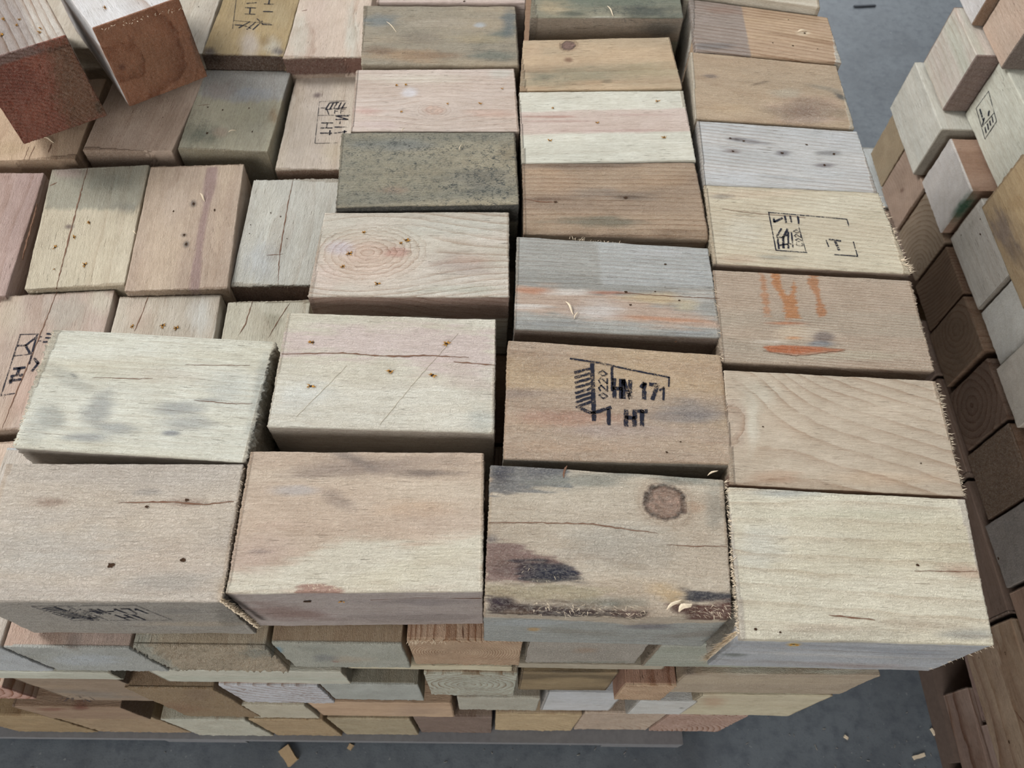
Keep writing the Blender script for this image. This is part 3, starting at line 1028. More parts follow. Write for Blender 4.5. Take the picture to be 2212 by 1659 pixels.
b.holes([(755, 548, 2.2), (878, 519, 2.0), (741, 576, 1.6), (815, 613, 1.5), (786, 503, 1.3), (866, 526, 1)])

b = top('D2', 'silver-grey weathered wooden block with rusty and white streaks along the middle', [(1117, 511), (1529, 536), (1559, 729), (1112, 710)],
        base=(160, 160, 154), second=(146, 146, 140), ring=(3.6, .35), pith=(-170, -20), fuzz=.4, step=1.2, group=GT, rnd=1.0,
        feats=[('p', [(1113, 618), (1200, 622), (1350, 640), (1555, 690), (1557, 710), (1380, 700), (1113, 672)], (188, 160, 138), .8, 4, 2.5),
               ('s', 1150, 628, 60, 8, (184, 126, 92), .85, 3), ('s', 1420, 645, 90, 16, (206, 178, 130), .7, 4), ('s', 1440, 690, 110, 6, (190, 134, 96), .8, 4),
               ('s', 1310, 632, 60, 4, (170, 110, 84), .8), ('s', 1290, 670, 70, 26, (204, 202, 200), .6), ('s', 1230, 632, 70, 8, (212, 206, 198), .7),
               ('s', 1130, 662, 60, 6, (214, 210, 204), .7), ('s', 1500, 640, 60, 22, (200, 196, 188), .6), ('s', 1480, 660, 30, 14, (204, 186, 140), .5),
               ('p', [(1290, 515), (1535, 540), (1556, 620), (1300, 616)], (176, 180, 180), .6, 2, .5), ('s', 1190, 700, 100, 10, (140, 142, 140), .8),
               ('s', 1410, 545, 90, 10, (182, 184, 184), .6), ('s', 1500, 720, 70, 8, (136, 142, 144), .7),
               ('p', [(1105, 712), (1562, 731), (1562, 770), (1105, 760)], (112, 96, 84), .95, .4, .1, 'F')])
b.holes([(1352, 631, 1.5), (1437, 571, 1.3), (1362, 659, 1.2), (1467, 649, 1.1), (1415, 630, .8)], resin=False)
b.crack([(1330, 632), (1450, 640), (1555, 645)], .4)
b.flake(1222, 652, 18, 28, 1.8)
b.flake(1240, 690, 8, -16, 1.0)
b.slivers((1230, 515), (1340, 526), 40, (1, 4), out=(.3, .3, .3))

b = top('D3', 'tan wooden block with orange paint drips and an orange gouge, right column', [(1541, 583), (1966, 606), (2017, 801), (1560, 781)],
        base=(180, 160, 138), second=(172, 158, 138), ring=(2.3, .45), pith=(-190, 0), tilt=.05, fuzz=.45, step=1.1, group=GT, rnd=.9, rag=.8,
        feats=[('p', [(1664, 588), (1686, 588), (1690, 632), (1700, 642), (1710, 690), (1668, 680)], (196, 128, 72), .0, 2, 1),
               ('p', [(1640, 590), (1652, 592), (1660, 640), (1664, 680), (1652, 680), (1645, 640)], (180, 122, 74), .75, 1.2, 1.2),
               ('p', [(1665, 588), (1685, 588), (1688, 620), (1700, 636), (1712, 628), (1711, 602), (1718, 602), (1720, 640), (1727, 686), (1698, 688), (1688, 646), (1672, 624)], (182, 118, 58), .9, 1.0, 1.2),
               ('p', [(1745, 592), (1770, 594), (1766, 618), (1778, 660), (1782, 684), (1770, 684), (1762, 640), (1746, 612)], (176, 114, 60), .85, 1.0, 1.2),
               ('s', 1700, 698, 48, 4, (184, 112, 62), .85), ('s', 1715, 720, 40, 18, (206, 186, 158), .7), ('s', 1760, 720, 50, 14, (204, 190, 170), .5),
               ('s', 1712, 730, 24, 4, (198, 134, 76), .85), ('s', 1778, 728, 22, 12, (106, 94, 94), .75), ('s', 1775, 743, 34, 7, (122, 130, 138), .8),
               ('p', [(1648, 748), (1690, 745), (1780, 751), (1826, 756), (1780, 765), (1720, 767), (1660, 760)], (180, 98, 46), .95, .5, .4),
               ('s', 1660, 738, 40, 4, (208, 196, 180), .8), ('s', 1850, 768, 130, 12, (184, 174, 150), .7), ('s', 1650, 775, 90, 10, (180, 166, 146), .6),
               ('p', [(1555, 783), (2020, 803), (2020, 830), (1555, 820)], (128, 108, 90), .95, .4, .1, 'F')])
b.slivers((1546, 600), (1562, 778), 70, (1.5, 5), out=(-.9, .1, .2), spread=1.0)
b.slivers((1966, 612), (2017, 798), 40, (1, 3), out=(1, 0, 0))
b.crack([(1648, 758), (1720, 769), (1826, 757)], .5)

b = top('E1', 'dark mouldy green-black wooden block right behind the swirling-knot block', [(738, 286), (1112, 285), (1121, 441), (726, 448)], z=3,
        base=(160, 150, 124), second=(130, 127, 110), ring=(6, .1), fuzz=.4, mold=.8, step=1.5, group=GT, rnd=1.6,
        feats=[('m', 900, 320, 200, 40, .3), ('m', 1040, 400, 110, 50, .75), ('m', 1060, 350, 70, 40, .45), ('s', 870, 385, 160, 40, (146, 138, 114), .7),
               ('s', 850, 410, 40, 10, (150, 124, 104), .5), ('s', 860, 315, 100, 16, (112, 118, 118), .6), ('s', 1040, 390, 90, 30, (92, 94, 90), .6),
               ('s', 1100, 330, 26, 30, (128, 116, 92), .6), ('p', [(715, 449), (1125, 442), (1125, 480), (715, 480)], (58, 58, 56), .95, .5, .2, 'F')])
b.flake(992, 326, 6, -14, .9)
b.flake(868, 286, 6, -8, .9)

b = top('E2', 'brown weathered wooden block with dark nail hole, chewed left corner and grey-green stains', [(1128, 352), (1501, 350), (1534, 511), (1132, 500)],
        base=(168, 144, 117), second=(150, 128, 106), ring=(4.5, .5), pith=(-150, -20), fuzz=.4, step=1.3, group=GT, rnd=1.8, wane=[('f', 10, 3)],
        feats=[('s', 1260, 356, 130, 8, (112, 94, 78), .7), ('s', 1350, 424, 90, 14, (132, 118, 104), .6), ('s', 1260, 415, 80, 12, (128, 118, 108), .6),
               ('s', 1280, 480, 130, 10, (104, 104, 88), .75), ('s', 1200, 400, 60, 30, (176, 146, 116), .5), ('s', 1420, 395, 90, 20, (180, 150, 116), .5),
               ('s', 1300, 470, 60, 6, (84, 92, 80), .6), ('s', 1450, 500, 90, 8, (132, 108, 84), .6), ('s', 1360, 427, 36, 6, (78, 62, 50), .6),
               ('s', 1170, 430, 60, 5, (102, 76, 58), .7), ('s', 1170, 372, 50, 10, (182, 152, 120), .7)])
b.holes([(1351, 428, 2.0), (1200, 437, 1.8)], resin=False)
b.crack([(1132, 430), (1170, 436), (1200, 437)], 1.0)
b.slivers((1140, 372), (1210, 384), 30, (1, 3), out=(.2, -.3, .8))
b.slivers((1140, 418), (1160, 424), 14, (1, 3), out=(.2, -.3, .8))

b = top('E3', 'cream wooden block with a broken black rectangular stamp and fraying right end', [(1522, 399), (1894, 413), (1967, 592), (1543, 569)],
        base=(202, 192, 166), second=(196, 184, 158), ring=(3.6, .35), pith=(-120, -30), tilt=.10, fuzz=.3, step=1.2, group=GT, rnd=.9, rag=.7,
        feats=[('s', 1620, 420, 120, 12, (198, 178, 152), .6), ('s', 1800, 440, 120, 20, (206, 200, 178), .5), ('s', 1680, 556, 60, 6, (140, 140, 130), .6),
               ('s', 1560, 425, 30, 6, (128, 124, 116), .6), ('s', 1600, 560, 60, 12, (186, 162, 136), .7), ('s', 1600, 500, 60, 36, (200, 196, 180), .5),
               ('p', [(1540, 571), (1970, 594), (1970, 620), (1540, 600)], (138, 118, 102), .95, .4, .1, 'F')])
b.stamp([(1660, 459), (1829, 474), (1852, 554), (1676, 541)],
        [(.8, [(0, 0), (1, 0)]), (.8, [(0, 0), (0, 1)]), (.8, [(0, 1), (.38, 1)]), (.8, [(.72, 1), (1, 1)]), (.8, [(1, 0), (1, .22)]), (.8, [(1, .62), (1, 1)]),
         (1.7, [(.05, .15), (.05, .25), (.16, .13)]), (1.6, [(.2, .06), (.2, .24)]), (1.2, [(.27, .05), (.27, .22)]), (1.4, [(.37, .05), (.36, .24)]),
         (1.3, [(.04, .95), (.05, .62), (.12, .42)]), (1.6, [(.10, .92), (.12, .66), (.2, .42)]), (1.3, [(.05, .68), (.18, .58)]), (1.3, [(.16, .92), (.2, .5)]),
         (1.1, [(.22, .88), (.24, .5)]), (1.1, [(.06, .86), (.2, .8)])] + text('C020', .27, .40, .35, .86, True, .5)
        + [(.5, [(.35, .3), (.37, .98)]), (1.3, [(.70, .60), (.84, .62)]), (1.9, [(.77, .66), (.79, .86)]), (.9, [(.66, .64), (.67, .8)])], w=1.1)
b.slivers((1896, 418), (1966, 590), 110, (1.5, 5), out=(1, .05, .1), spread=.7)
b.slivers((1945, 560), (1966, 590), 50, (3, 8), out=(1, .4, .4), spread=.9)
b.crack([(1560, 452), (1640, 462), (1740, 470)], .3)

b = top('F1', 'pinkish-white wooden block with an oval knot figure behind the dark mouldy block', [(770, 151), (1110, 148), (1121, 284), (758, 284)], z=2,
        base=(198, 182, 170), second=(190, 172, 158), ring=(4.5, .28), pith=(-110, -50), fuzz=.2, step=1.4, group=GT, rnd=.8,
        knots=[(938, 238, 20, 9, 'T', 0, (186, 152, 132), .5, 4.0, 2.4, 2.2)],
        feats=[('s', 880, 170, 120, 14, (204, 196, 180), .7), ('s', 885, 200, 18, 14, (206, 206, 212), .7), ('s', 1080, 160, 30, 12, (190, 190, 180), .6),
               ('s', 795, 240, 30, 10, (188, 152, 140), .7), ('s', 1070, 245, 70, 10, (194, 160, 142), .6), ('s', 820, 270, 60, 10, (196, 176, 172), .5)])
b.holes([(856, 185, 1.1), (876, 184, 1.0), (1037, 224, 1.1), (967, 225, .8), (866, 242, .9), (1084, 192, .7)])

b = top('F2', 'smooth pale wooden block striped with a pink band and bearing small nail holes', [(1122, 199), (1475, 196), (1503, 346), (1127, 352)], z=1,
        base=(203, 200, 184), second=(198, 196, 180), ring=(7, .12), fuzz=.15, step=1.4, group=GT, rnd=.7,
        feats=[('p', [(1120, 243), (1490, 234), (1494, 284), (1122, 290)], (194, 172, 160), .85, 1.6, .8),
               ('s', 1180, 252, 90, 3, (164, 122, 106), .8), ('s', 1200, 262, 110, 3, (170, 136, 124), .6), ('s', 1320, 282, 190, 3, (172, 138, 128), .5), ('s', 1380, 248, 90, 3, (176, 144, 134), .5)])
b.holes([(1195, 234, .9), (1289, 265, 1.2), (1420, 219, 1.5), (1188, 304, 1.3), (1435, 297, 1.6)])

b = top('F3', 'whitish-grey wooden block peppered with dark-ringed nail holes, right column', [(1506, 261), (1851, 284), (1895, 415), (1522, 398)], z=1,
        base=(186, 186, 184), second=(178, 180, 180), ring=(3.4, .45), pith=(-110, -30), tilt=.08, fuzz=.2, step=1.4, group=GT, rnd=.8,
        feats=[('s', 1583, 327, 26, 5, (108, 88, 82), .8, 6), ('s', 1590, 300, 20, 4, (90, 76, 78), .7), ('s', 1618, 305, 50, 5, (110, 108, 112), .7, 8),
               ('s', 1689, 331, 22, 7, (96, 92, 98), .8), ('s', 1790, 331, 30, 6, (104, 104, 104), .7), ('s', 1780, 357, 26, 5, (104, 96, 100), .8),
               ('s', 1700, 385, 120, 6, (160, 164, 166), .6, 6), ('s', 1600, 380, 60, 20, (190, 192, 194), .5)])
b.holes([(1583, 327, 1.4), (1577, 299, 1.3), (1606, 305, 1.3), (1689, 331, 1.7), (1742, 313, 1.5), (1801, 333, 1.6), (1781, 357, 1.5)], resin=False)

b = top('G1', 'blotchy brown and green-grey wooden block in the third row from the top edge', [(786, 12), (1113, 13), (1121, 142), (780, 139)], z=2,
        base=(162, 146, 120), second=(148, 138, 118), ring=(6, .15), fuzz=.35, mold=.2, step=1.6, group=GT, rnd=1.8,
        feats=[('s', 820, 45, 50, 16, (104, 116, 120), .75), ('s', 1070, 80, 60, 14, (94, 106, 100), .75, -20), ('s', 1100, 50, 20, 40, (84, 98, 104), .75),
               ('s', 1060, 120, 60, 14, (100, 108, 98), .7), ('s', 890, 120, 100, 16, (164, 132, 96), .7), ('s', 820, 110, 40, 10, (112, 84, 62), .6),
               ('s', 1040, 85, 70, 12, (166, 150, 116), .7), ('s', 950, 50, 80, 14, (170, 158, 138), .6), ('s', 1035, 54, 14, 6, (176, 186, 196), .7),
               ('s', 900, 80, 50, 16, (120, 110, 96), .5), ('s', 940, 120, 70, 8, (122, 94, 70), .5), ('m', 1060, 110, 70, 26, .3)])
b.flake(835, 48, 22, 22, .8)

b = top('G2', 'yellow-tan wooden block with a round brown knot near its back edge', [(1131, 87), (1446, 80), (1474, 191), (1123, 196)], z=1,
        base=(186, 160, 126), second=(172, 152, 122), ring=(7, .3), fuzz=.15, mold=.0, step=1.4, group=GT, rnd=.8,
        knots=[(1228, 98, 15, 10, 'T', 0, (112, 84, 78), .9, 2.4)],
        feats=[('s', 1250, 165, 160, 22, (140, 134, 108), .75, -6), ('s', 1170, 165, 40, 12, (106, 108, 92), .7), ('s', 1400, 150, 90, 24, (160, 146, 112), .6),
               ('s', 1228, 130, 10, 6, (118, 82, 60), .8), ('m', 1190, 170, 60, 18, .35), ('m', 1300, 160, 110, 26, .15), ('s', 1150, 110, 26, 18, (194, 164, 130), .5),
               ('s', 1310, 176, 14, 5, (112, 104, 84), .6)])

b = top('G3', 'tan wooden block with a coarse fuzzy knot patch at its right end, right column', [(1492, 112), (1806, 142), (1846, 277), (1503, 256)], z=1,
        base=(180, 156, 126), second=(172, 150, 122), ring=(7, .2), fuzz=.45, step=1.4, group=GT, rnd=.8,
        feats=[('s', 1740, 235, 80, 34, (186, 156, 132), .8), ('s', 1740, 240, 36, 16, (150, 122, 104), .6), ('s', 1700, 200, 40, 12, (178, 170, 150), .5),
               ('s', 1535, 165, 20, 5, (126, 112, 102), .8), ('s', 1815, 208, 22, 8, (68, 74, 76), .85, 30), ('s', 1780, 190, 50, 6, (134, 128, 112), .6, 12),
               ('s', 1640, 180, 24, 3, (116, 98, 78), .6, -14), ('s', 1760, 258, 90, 8, (200, 172, 152), .6), ('s', 1570, 235, 60, 14, (190, 164, 128), .5), ('z', 1740, 240, 90, 30, 1.0)],
        endcol=(190, 178, 156))

b = top('H1', 'pinkish wooden block cut by the top edge of the picture, left of the green one', [(824, -95), (1128, -97), (1135, 6), (814, 5)], z=2,
        base=(190, 170, 160), second=(184, 166, 156), ring=(6, .2), fuzz=.2, step=2.0, group=GT)
b.holes([(1003, 3, 1.6), (873, -1, 1.6)], resin=False)
b = top('H2', 'dark green mouldy wooden block at the top edge with a wide grey front face', [(1154, -70), (1458, -74), (1476, 38), (1146, 38)], z=4,
        base=(138, 134, 112), second=(108, 114, 100), ring=(6, .1), fuzz=.25, mold=.3, step=1.8, group=GT,
        feats=[('s', 1200, 12, 40, 22, (176, 156, 120), .8), ('s', 1330, 0, 150, 22, (96, 106, 92), .8), ('s', 1400, 25, 90, 14, (58, 68, 64), .8), ('m', 1360, 20, 120, 26, .5),
               ('s', 1240, 30, 30, 6, (64, 72, 62), .7), ('s', 1310, 38, 60, 3, (200, 196, 180), .5),
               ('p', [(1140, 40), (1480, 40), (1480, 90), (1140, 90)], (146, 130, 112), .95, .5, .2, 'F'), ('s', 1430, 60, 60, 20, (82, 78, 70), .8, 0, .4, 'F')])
b.flake(1312, 14, 14, 22, 1.4)
b = top('H3', 'half grey half tan wooden block with three pale torn nail spots near the top right', [(1489, -2), (1787, 38), (1818, 135), (1504, 110)], z=2,
        base=(186, 158, 124), second=(178, 150, 120), ring=(4.2, .65), pith=(-120, -30), tilt=.06, fuzz=.2, step=1.4, group=GT, rnd=.8,
        feats=[('p', [(1480, -8), (1600, 8), (1605, 30), (1622, 122), (1495, 112)], (144, 132, 124), .9, .8, .3), ('s', 1560, 20, 50, 12, (150, 122, 106), .6),
               ('s', 1530, 100, 60, 8, (104, 104, 106), .6), ('s', 1735, 70, 14, 7, (208, 190, 160), .9), ('s', 1700, 42, 10, 4, (190, 164, 130), .8),
               ('s', 1712, 97, 10, 5, (190, 164, 130), .8), ('s', 1780, 92, 60, 3, (134, 98, 66), .7, 8), ('s', 1730, 80, 90, 4, (140, 108, 76), .6, 8)], endcol=(196, 190, 176))
b.holes([(1738, 72, 1.4), (1713, 99, 1.2), (1669, 93, .9), (1766, 106, .9), (1703, 43, .8)], resin=False)
b.flake(1722, 70, 20, -4, 2.0)
b = top('I3', 'pale wooden block at the very top edge above the half grey block', [(1462, -88), (1758, -62), (1772, 16), (1484, -26)], z=9,
        base=(196, 186, 166), second=(190, 180, 160), ring=(6, .2), fuzz=.3, step=2.0, group=GT, feats=[('s', 1620, 3, 26, 3, (150, 112, 92), .7)])

# ================================================================== the sunken left field, blocks turned a quarter
GL2 = 'blocks laid the other way in the sunken left part'
b = top('a0', 'pink wooden block with dark cracks cut by the left edge of the picture', [(-110, 372), (96, 374), (12, 640), (-225, 652)], z=-80, h=90, grain='y',
        base=(180, 154, 144), second=(166, 140, 132), ring=(5, .35), fuzz=.3, step=1.8, group=GL2)
b.crack([(80, 440), (70, 480), (58, 520), (48, 560)], 1.6)
b = top('a1', 'wooden block split lengthwise, greenish-grey back half and cream front half, left field', [(112, 366), (322, 356), (268, 616), (53, 624)], z=-80, h=90, grain='y',
        base=(196, 184, 158), second=(190, 178, 154), ring=(6, .2), fuzz=.3, step=1.5, group=GL2,
        feats=[('p', [(100, 360), (325, 352), (305, 440), (290, 452), (95, 452)], (150, 147, 130), .9, 3, 1.5), ('s', 150, 372, 40, 14, (176, 156, 146), .8),
               ('s', 270, 450, 30, 16, (120, 120, 112), .5), ('s', 230, 395, 60, 20, (132, 134, 120), .5), ('s', 150, 490, 12, 5, (110, 92, 88), .8)])
b.crack([(190, 362), (176, 410), (158, 480), (140, 550), (121, 624)], 1.3)
b.crack([(106, 402), (124, 394)], 1.2)
b.holes([(193, 481, 1.8), (160, 513, 1.6), (119, 535, 1.8), (183, 572, 2.2), (118, 581, .8)])
b = top('a2', 'pink-tan wooden block with a dark stripe and five black nail spots, left field', [(325, 360), (527, 355), (491, 624), (268, 628)], z=-79, h=90, grain='y',
        base=(190, 168, 144), second=(178, 156, 136), ring=(9, .15), fuzz=.35, step=1.5, group=GL2, rag=.5,
        feats=[('p', [(448, 362), (470, 360), (466, 400), (452, 450), (436, 560), (430, 628), (408, 628), (424, 520), (440, 440), (438, 410)], (148, 120, 116), .8, 1.5, .6),
               ('s', 418, 440, 9, 9, (86, 78, 74), .8), ('s', 402, 528, 9, 8, (78, 74, 72), .8), ('s', 398, 508, 8, 5, (80, 74, 70), .7),
               ('s', 375, 440, 30, 60, (196, 176, 158), .4)])
b.holes([(375, 457, 1.4), (418, 441, 2.0), (464, 454, 1.6), (398, 508, 1.6), (402, 528, 1.8)], resin=False)
b.flake(432, 418, 12, 18, 1.6)
b.flake(287, 500, 8, 6, 1.0)
b = top('a3', 'pale grey-white wooden block with a lengthwise crack and frayed front edge, left field', [(548, 390), (748, 386), (680, 615), (498, 618)], z=-84, h=86, grain='y',
        base=(196, 194, 182), second=(188, 186, 176), ring=(6, .2), fuzz=.4, step=1.5, group=GL2, rag=.8,
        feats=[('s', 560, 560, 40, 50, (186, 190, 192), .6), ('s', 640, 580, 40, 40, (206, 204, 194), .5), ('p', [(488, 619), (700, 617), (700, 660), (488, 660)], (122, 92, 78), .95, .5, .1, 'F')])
b.crack([(633, 388), (622, 440), (612, 500), (603, 560), (601, 614)], .9)
b.crack([(575, 552), (612, 549)], .5)
b.holes([(585, 460, 1), (606, 468, 1), (541, 486, .8), (539, 505, .8), (620, 516, .8)], resin=False)
b.slivers((494, 617), (670, 614), 60, (1.5, 4), out=(0, -.6, -.8), spread=.8)
b = top('b0', 'pinkish wooden block with a sideways black stamp partly hidden under the smudged pale one', [(4, 640), (248, 626), (178, 915), (-92, 938)], z=-84, h=85, grain='y',
        base=(190, 166, 146), second=(180, 160, 146), ring=(9, .2), fuzz=.25, step=1.5, group=GL2,
        feats=[('s', 150, 680, 60, 50, (168, 160, 146), .7), ('s', 215, 650, 30, 30, (192, 184, 164), .7), ('s', 20, 680, 40, 60, (190, 178, 156), .6), ('s', 60, 850, 50, 60, (196, 166, 150), .6)])
b.crack([(123, 630), (104, 680), (84, 730), (56, 800), (30, 860), (5, 925)], .9)
b.stamp([(44, 723), (140, 720), (96, 850), (2, 856)], [(.6, [(0, 0), (.42, 0)]), (.6, [(0, 0), (0, 1)]), (.6, [(0, .99), (.3, .97)]), (.6, [(0, .36), (.36, .34)]),
        (1.4, [(.02, .19), (.2, .19), (.38, .05)]), (1.4, [(.2, .19), (.36, .33)]), (1.2, [(.38, .0), (.42, .5)]), (.8, [(.45, .05), (.5, .05)]), (.8, [(.46, .12), (.52, .12)]),
        (1.2, [(.6, .0), (.72, .01)]), (1.2, [(.6, .07), (.72, .08)]), (1.2, [(.58, .14), (.66, .14)]),
        (1.8, [(.10, .57), (.34, .56)]), (1.8, [(.10, .69), (.34, .68)]), (1.8, [(.22, .57), (.22, .68)]), (1.8, [(.10, .76), (.34, .75)]), (1.6, [(.12, .72), (.12, .80)]),
        (1.6, [(.5, .42), (.62, .5), (.54, .62)])], w=1.3)
b = top('b1', 'pale cracked wooden block with two rusty nail holes just behind the smudged pale one', [(258, 641), (478, 636), (432, 900), (190, 912)], z=-85, h=84, grain='y',
        base=(200, 190, 174), second=(190, 178, 160), ring=(7, .25), fuzz=.35, step=1.5, group=GL2, feats=[('s', 430, 680, 30, 50, (204, 204, 198), .6), ('s', 300, 680, 30, 50, (192, 170, 152), .5)])
b.crack([(321, 640), (306, 680), (290, 716)], .9)
b.holes([(352, 703, 2.2), (381, 709, 2.0), (286, 706, 1.4)])
b = top('b2', 'cream wooden block with two fine cracks and a grey smear, behind the five-hole block', [(492, 653), (672, 648), (632, 905), (444, 915)], z=-86, h=83, grain='y',
        base=(194, 188, 168), second=(186, 180, 160), ring=(7, .25), fuzz=.25, step=1.5, group=GL2, feats=[('s', 590, 690, 26, 20, (150, 144, 122), .7), ('s', 640, 670, 30, 20, (190, 186, 170), .6)])
b.crack([(546, 650), (530, 700), (518, 722)], .9)
b.crack([(626, 655), (596, 700), (580, 730)], .8)
b = top('e0', 'pinkish wooden block peeping out behind the furry corner block at the left edge', [(-120, 962), (90, 948), (44, 1120), (-190, 1130)], z=-86, h=68, grain='y',
        base=(196, 172, 152), second=(190, 168, 150), ring=(9, .2), fuzz=.3, step=2.2, group=GL2)
b = top('c0', 'yellowish wooden block with fine cracks right under the reddish tumbled block', [(-60, 175), (229, 170), (161, 344), (-66, 347)], z=-80, h=90, grain='y',
        base=(190, 162, 132), second=(180, 152, 124), ring=(8, .2), fuzz=.25, step=1.8, group=GL2, feats=[('s', 20, 320, 60, 20, (170, 146, 110), .5)])
b.crack([(75, 316), (62, 345)], .8)
b.crack([(62, 318), (52, 345)], .7)
b.crack([(112, 310), (104, 330)], 1.2)
b.flake(96, 298, 22, 10, 2.2)
b = top('c1', 'plain light brown wooden block under the brown tumbled block, left field', [(255, 152), (450, 152), (371, 326), (178, 325)], z=-79, h=90, grain='y',
        base=(184, 160, 140), second=(176, 152, 132), ring=(3, .15), fuzz=.25, step=1.6, group=GL2, feats=[('s', 280, 290, 60, 30, (190, 168, 150), .5)])
b.holes([(352, 254, .9), (344, 208, .8)], resin=False)
b = top('c2', 'wooden block mottled green and bluish grey with a torn pale patch, left field', [(444, 151), (628, 154), (578, 328), (383, 321)], z=-79, h=90, grain='y',
        base=(172, 165, 140), second=(160, 156, 136), ring=(9, .1), fuzz=.4, mold=.14, step=1.5, group=GL2,
        feats=[('p', [(440, 150), (632, 150), (618, 215), (500, 222), (430, 205)], (158, 158, 158), .8, 4, 2), ('s', 540, 200, 60, 14, (152, 158, 166), .6),
               ('s', 470, 195, 40, 26, (150, 134, 124), .6), ('s', 430, 290, 50, 30, (110, 118, 102), .7), ('s', 475, 285, 22, 14, (172, 152, 130), .8),
               ('s', 540, 250, 60, 26, (168, 162, 134), .6), ('s', 592, 250, 12, 22, (150, 122, 84), .7), ('m', 420, 280, 60, 50, .35)])
b.holes([(449, 232, 1.2), (481, 238, 1.5), (538, 234, 1.1), (545, 285, 1.2), (447, 288, 1.8)], resin=False)
b.crack([(428, 228), (454, 226)], .6)
b.flake(494, 286, 16, -4, 1.2)
b = top('c3', 'pale pinkish wooden block with a sideways stamp and a dark oval dent, left field', [(640, 163), (796, 161), (768, 366), (594, 367)], z=-86, h=84, grain='y',
        base=(198, 184, 166), second=(190, 176, 162), ring=(8, .2), fuzz=.2, step=1.5, group=GL2, rag=.5,
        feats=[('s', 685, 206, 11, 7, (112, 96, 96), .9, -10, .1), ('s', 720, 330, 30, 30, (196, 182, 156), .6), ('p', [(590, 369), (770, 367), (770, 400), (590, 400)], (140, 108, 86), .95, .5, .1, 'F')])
b.stamp([(690, 220), (790, 217), (778, 312), (680, 310)], [(.5, [(0, 0), (.6, 0)]), (.5, [(0, 0), (0, 1)]), (.5, [(0, 1), (.5, .98)]), (.5, [(0, .34), (.7, .34)]), (1.4, [(.05, .16), (.14, .16)]),
        (1.2, [(.15, .2), (.22, .04), (.42, .03)]), (1.2, [(.24, .2), (.3, .05)]), (1.2, [(.33, .18), (.38, .04)]), (1.2, [(.42, .18), (.47, .04)]), (1.2, [(.5, .18), (.56, .04)]), (1.0, [(.15, .2), (.6, .16)]),
        (.9, [(.18, .2), (.24, .33)])] + text('FF', .34, .2, .6, .3, heavy=.6)
        + [(1.4, [(.10, .52), (.34, .52)]), (1.4, [(.10, .64), (.34, .64)]), (1.4, [(.22, .52), (.22, .64)]), (1.4, [(.10, .76), (.34, .76)]), (1.4, [(.3, .70), (.3, .80)])]
        + [(1.4, [(.40, .36), (.66, .36)]), (1.4, [(.40, .44), (.66, .44)]), (1.2, [(.40, .36), (.66, .44)]), (1.2, [(.5, .48), (.5, .54)]), (1.3, [(.4, .62), (.66, .62)]), (1.3, [(.4, .76), (.66, .72)]), (1.3, [(.62, .70), (.62, .80)])],
        w=1.1)
b.slivers((632, 155), (770, 153), 0, (1, 3))
b = top('d1', 'yellowed wooden block with a black stamp and dark corners near the top edge', [(505, -58), (662, -58), (612, 121), (436, 117)], z=-62, h=106, grain='y',
        base=(168, 144, 96), second=(156, 134, 92), ring=(9, .1), fuzz=.25, step=1.5, group=GL2,
        feats=[('s', 540, 95, 26, 40, (170, 158, 146), .85, 0, .3), ('s', 590, 100, 22, 26, (172, 166, 150), .8), ('s', 575, 90, 16, 14, (124, 100, 56), .6), ('s', 605, 112, 16, 12, (88, 82, 84), .85),
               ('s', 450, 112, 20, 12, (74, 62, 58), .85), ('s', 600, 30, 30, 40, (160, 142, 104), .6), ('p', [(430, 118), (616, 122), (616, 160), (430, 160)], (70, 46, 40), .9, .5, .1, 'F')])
b.stamp([(512, -50), (600, -48), (586, 66), (498, 62)], [(.5, [(.05, 0), (.05, 1)]), (.5, [(.05, .85), (.95, .88)]),
        (1.3, [(.1, .93), (.3, .93), (.5, .98)]), (1.3, [(.2, .98), (.45, .86)]), (1.3, [(.4, 1.0), (.6, .86)]), (1.3, [(.55, 1.0), (.75, .84)]), (1.3, [(.62, .80), (.78, .90), (1, .90)])]
        + [(1.3, [(.30, .72), (.55, .72)]), (1.3, [(.30, .60), (.55, .60)]), (1.3, [(.42, .72), (.42, .60)]), (1.2, [(.32, .52), (.55, .50)]), (1.3, [(.3, .42), (.58, .44), (.58, .38)]), (1.3, [(.3, .3), (.6, .34)]),
           (1.5, [(.75, .66), (.98, .66)]), (1.5, [(.75, .52), (.98, .52)]), (1.5, [(.86, .52), (.86, .44)]), (1.5, [(.75, .42), (.98, .42)])], w=1.1)
b = top('d2', 'pinkish-white wooden block with a ragged front edge beside the yellowed stamped one', [(665, -60), (812, -60), (786, 122), (611, 126)], z=-62, h=106, grain='y',
        base=(196, 178, 160), second=(188, 168, 152), ring=(8, .3), fuzz=.2, step=1.5, group=GL2, rag=.7,
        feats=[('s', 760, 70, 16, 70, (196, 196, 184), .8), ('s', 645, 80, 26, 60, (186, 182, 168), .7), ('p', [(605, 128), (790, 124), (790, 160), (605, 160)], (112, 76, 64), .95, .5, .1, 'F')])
b.slivers((612, 124), (782, 121), 60, (1.5, 4), out=(0, -.5, -.8), spread=.6)
b.crack([(652, 24), (664, 21)], .8)
b = top('d0', 'pale wooden block between the brown tumbled block and the yellowed one', [(330, -62), (494, -60), (436, 116), (250, 112)], z=-62, h=106, grain='y',
        base=(192, 182, 164), second=(184, 174, 158), ring=(8, .2), fuzz=.2, step=1.8, group=GL2)
b.holes([(429, 15, 1.0)], resin=False)
b = top('d00', 'pale narrow strip of a wooden block showing between the two tumbled blocks', [(60, -60), (262, -60), (207, 104), (-10, 106)], z=-62, h=106, grain='y',
        base=(194, 184, 166), second=(188, 178, 160), ring=(8, .2), fuzz=.2, step=1.8, group=GL2)
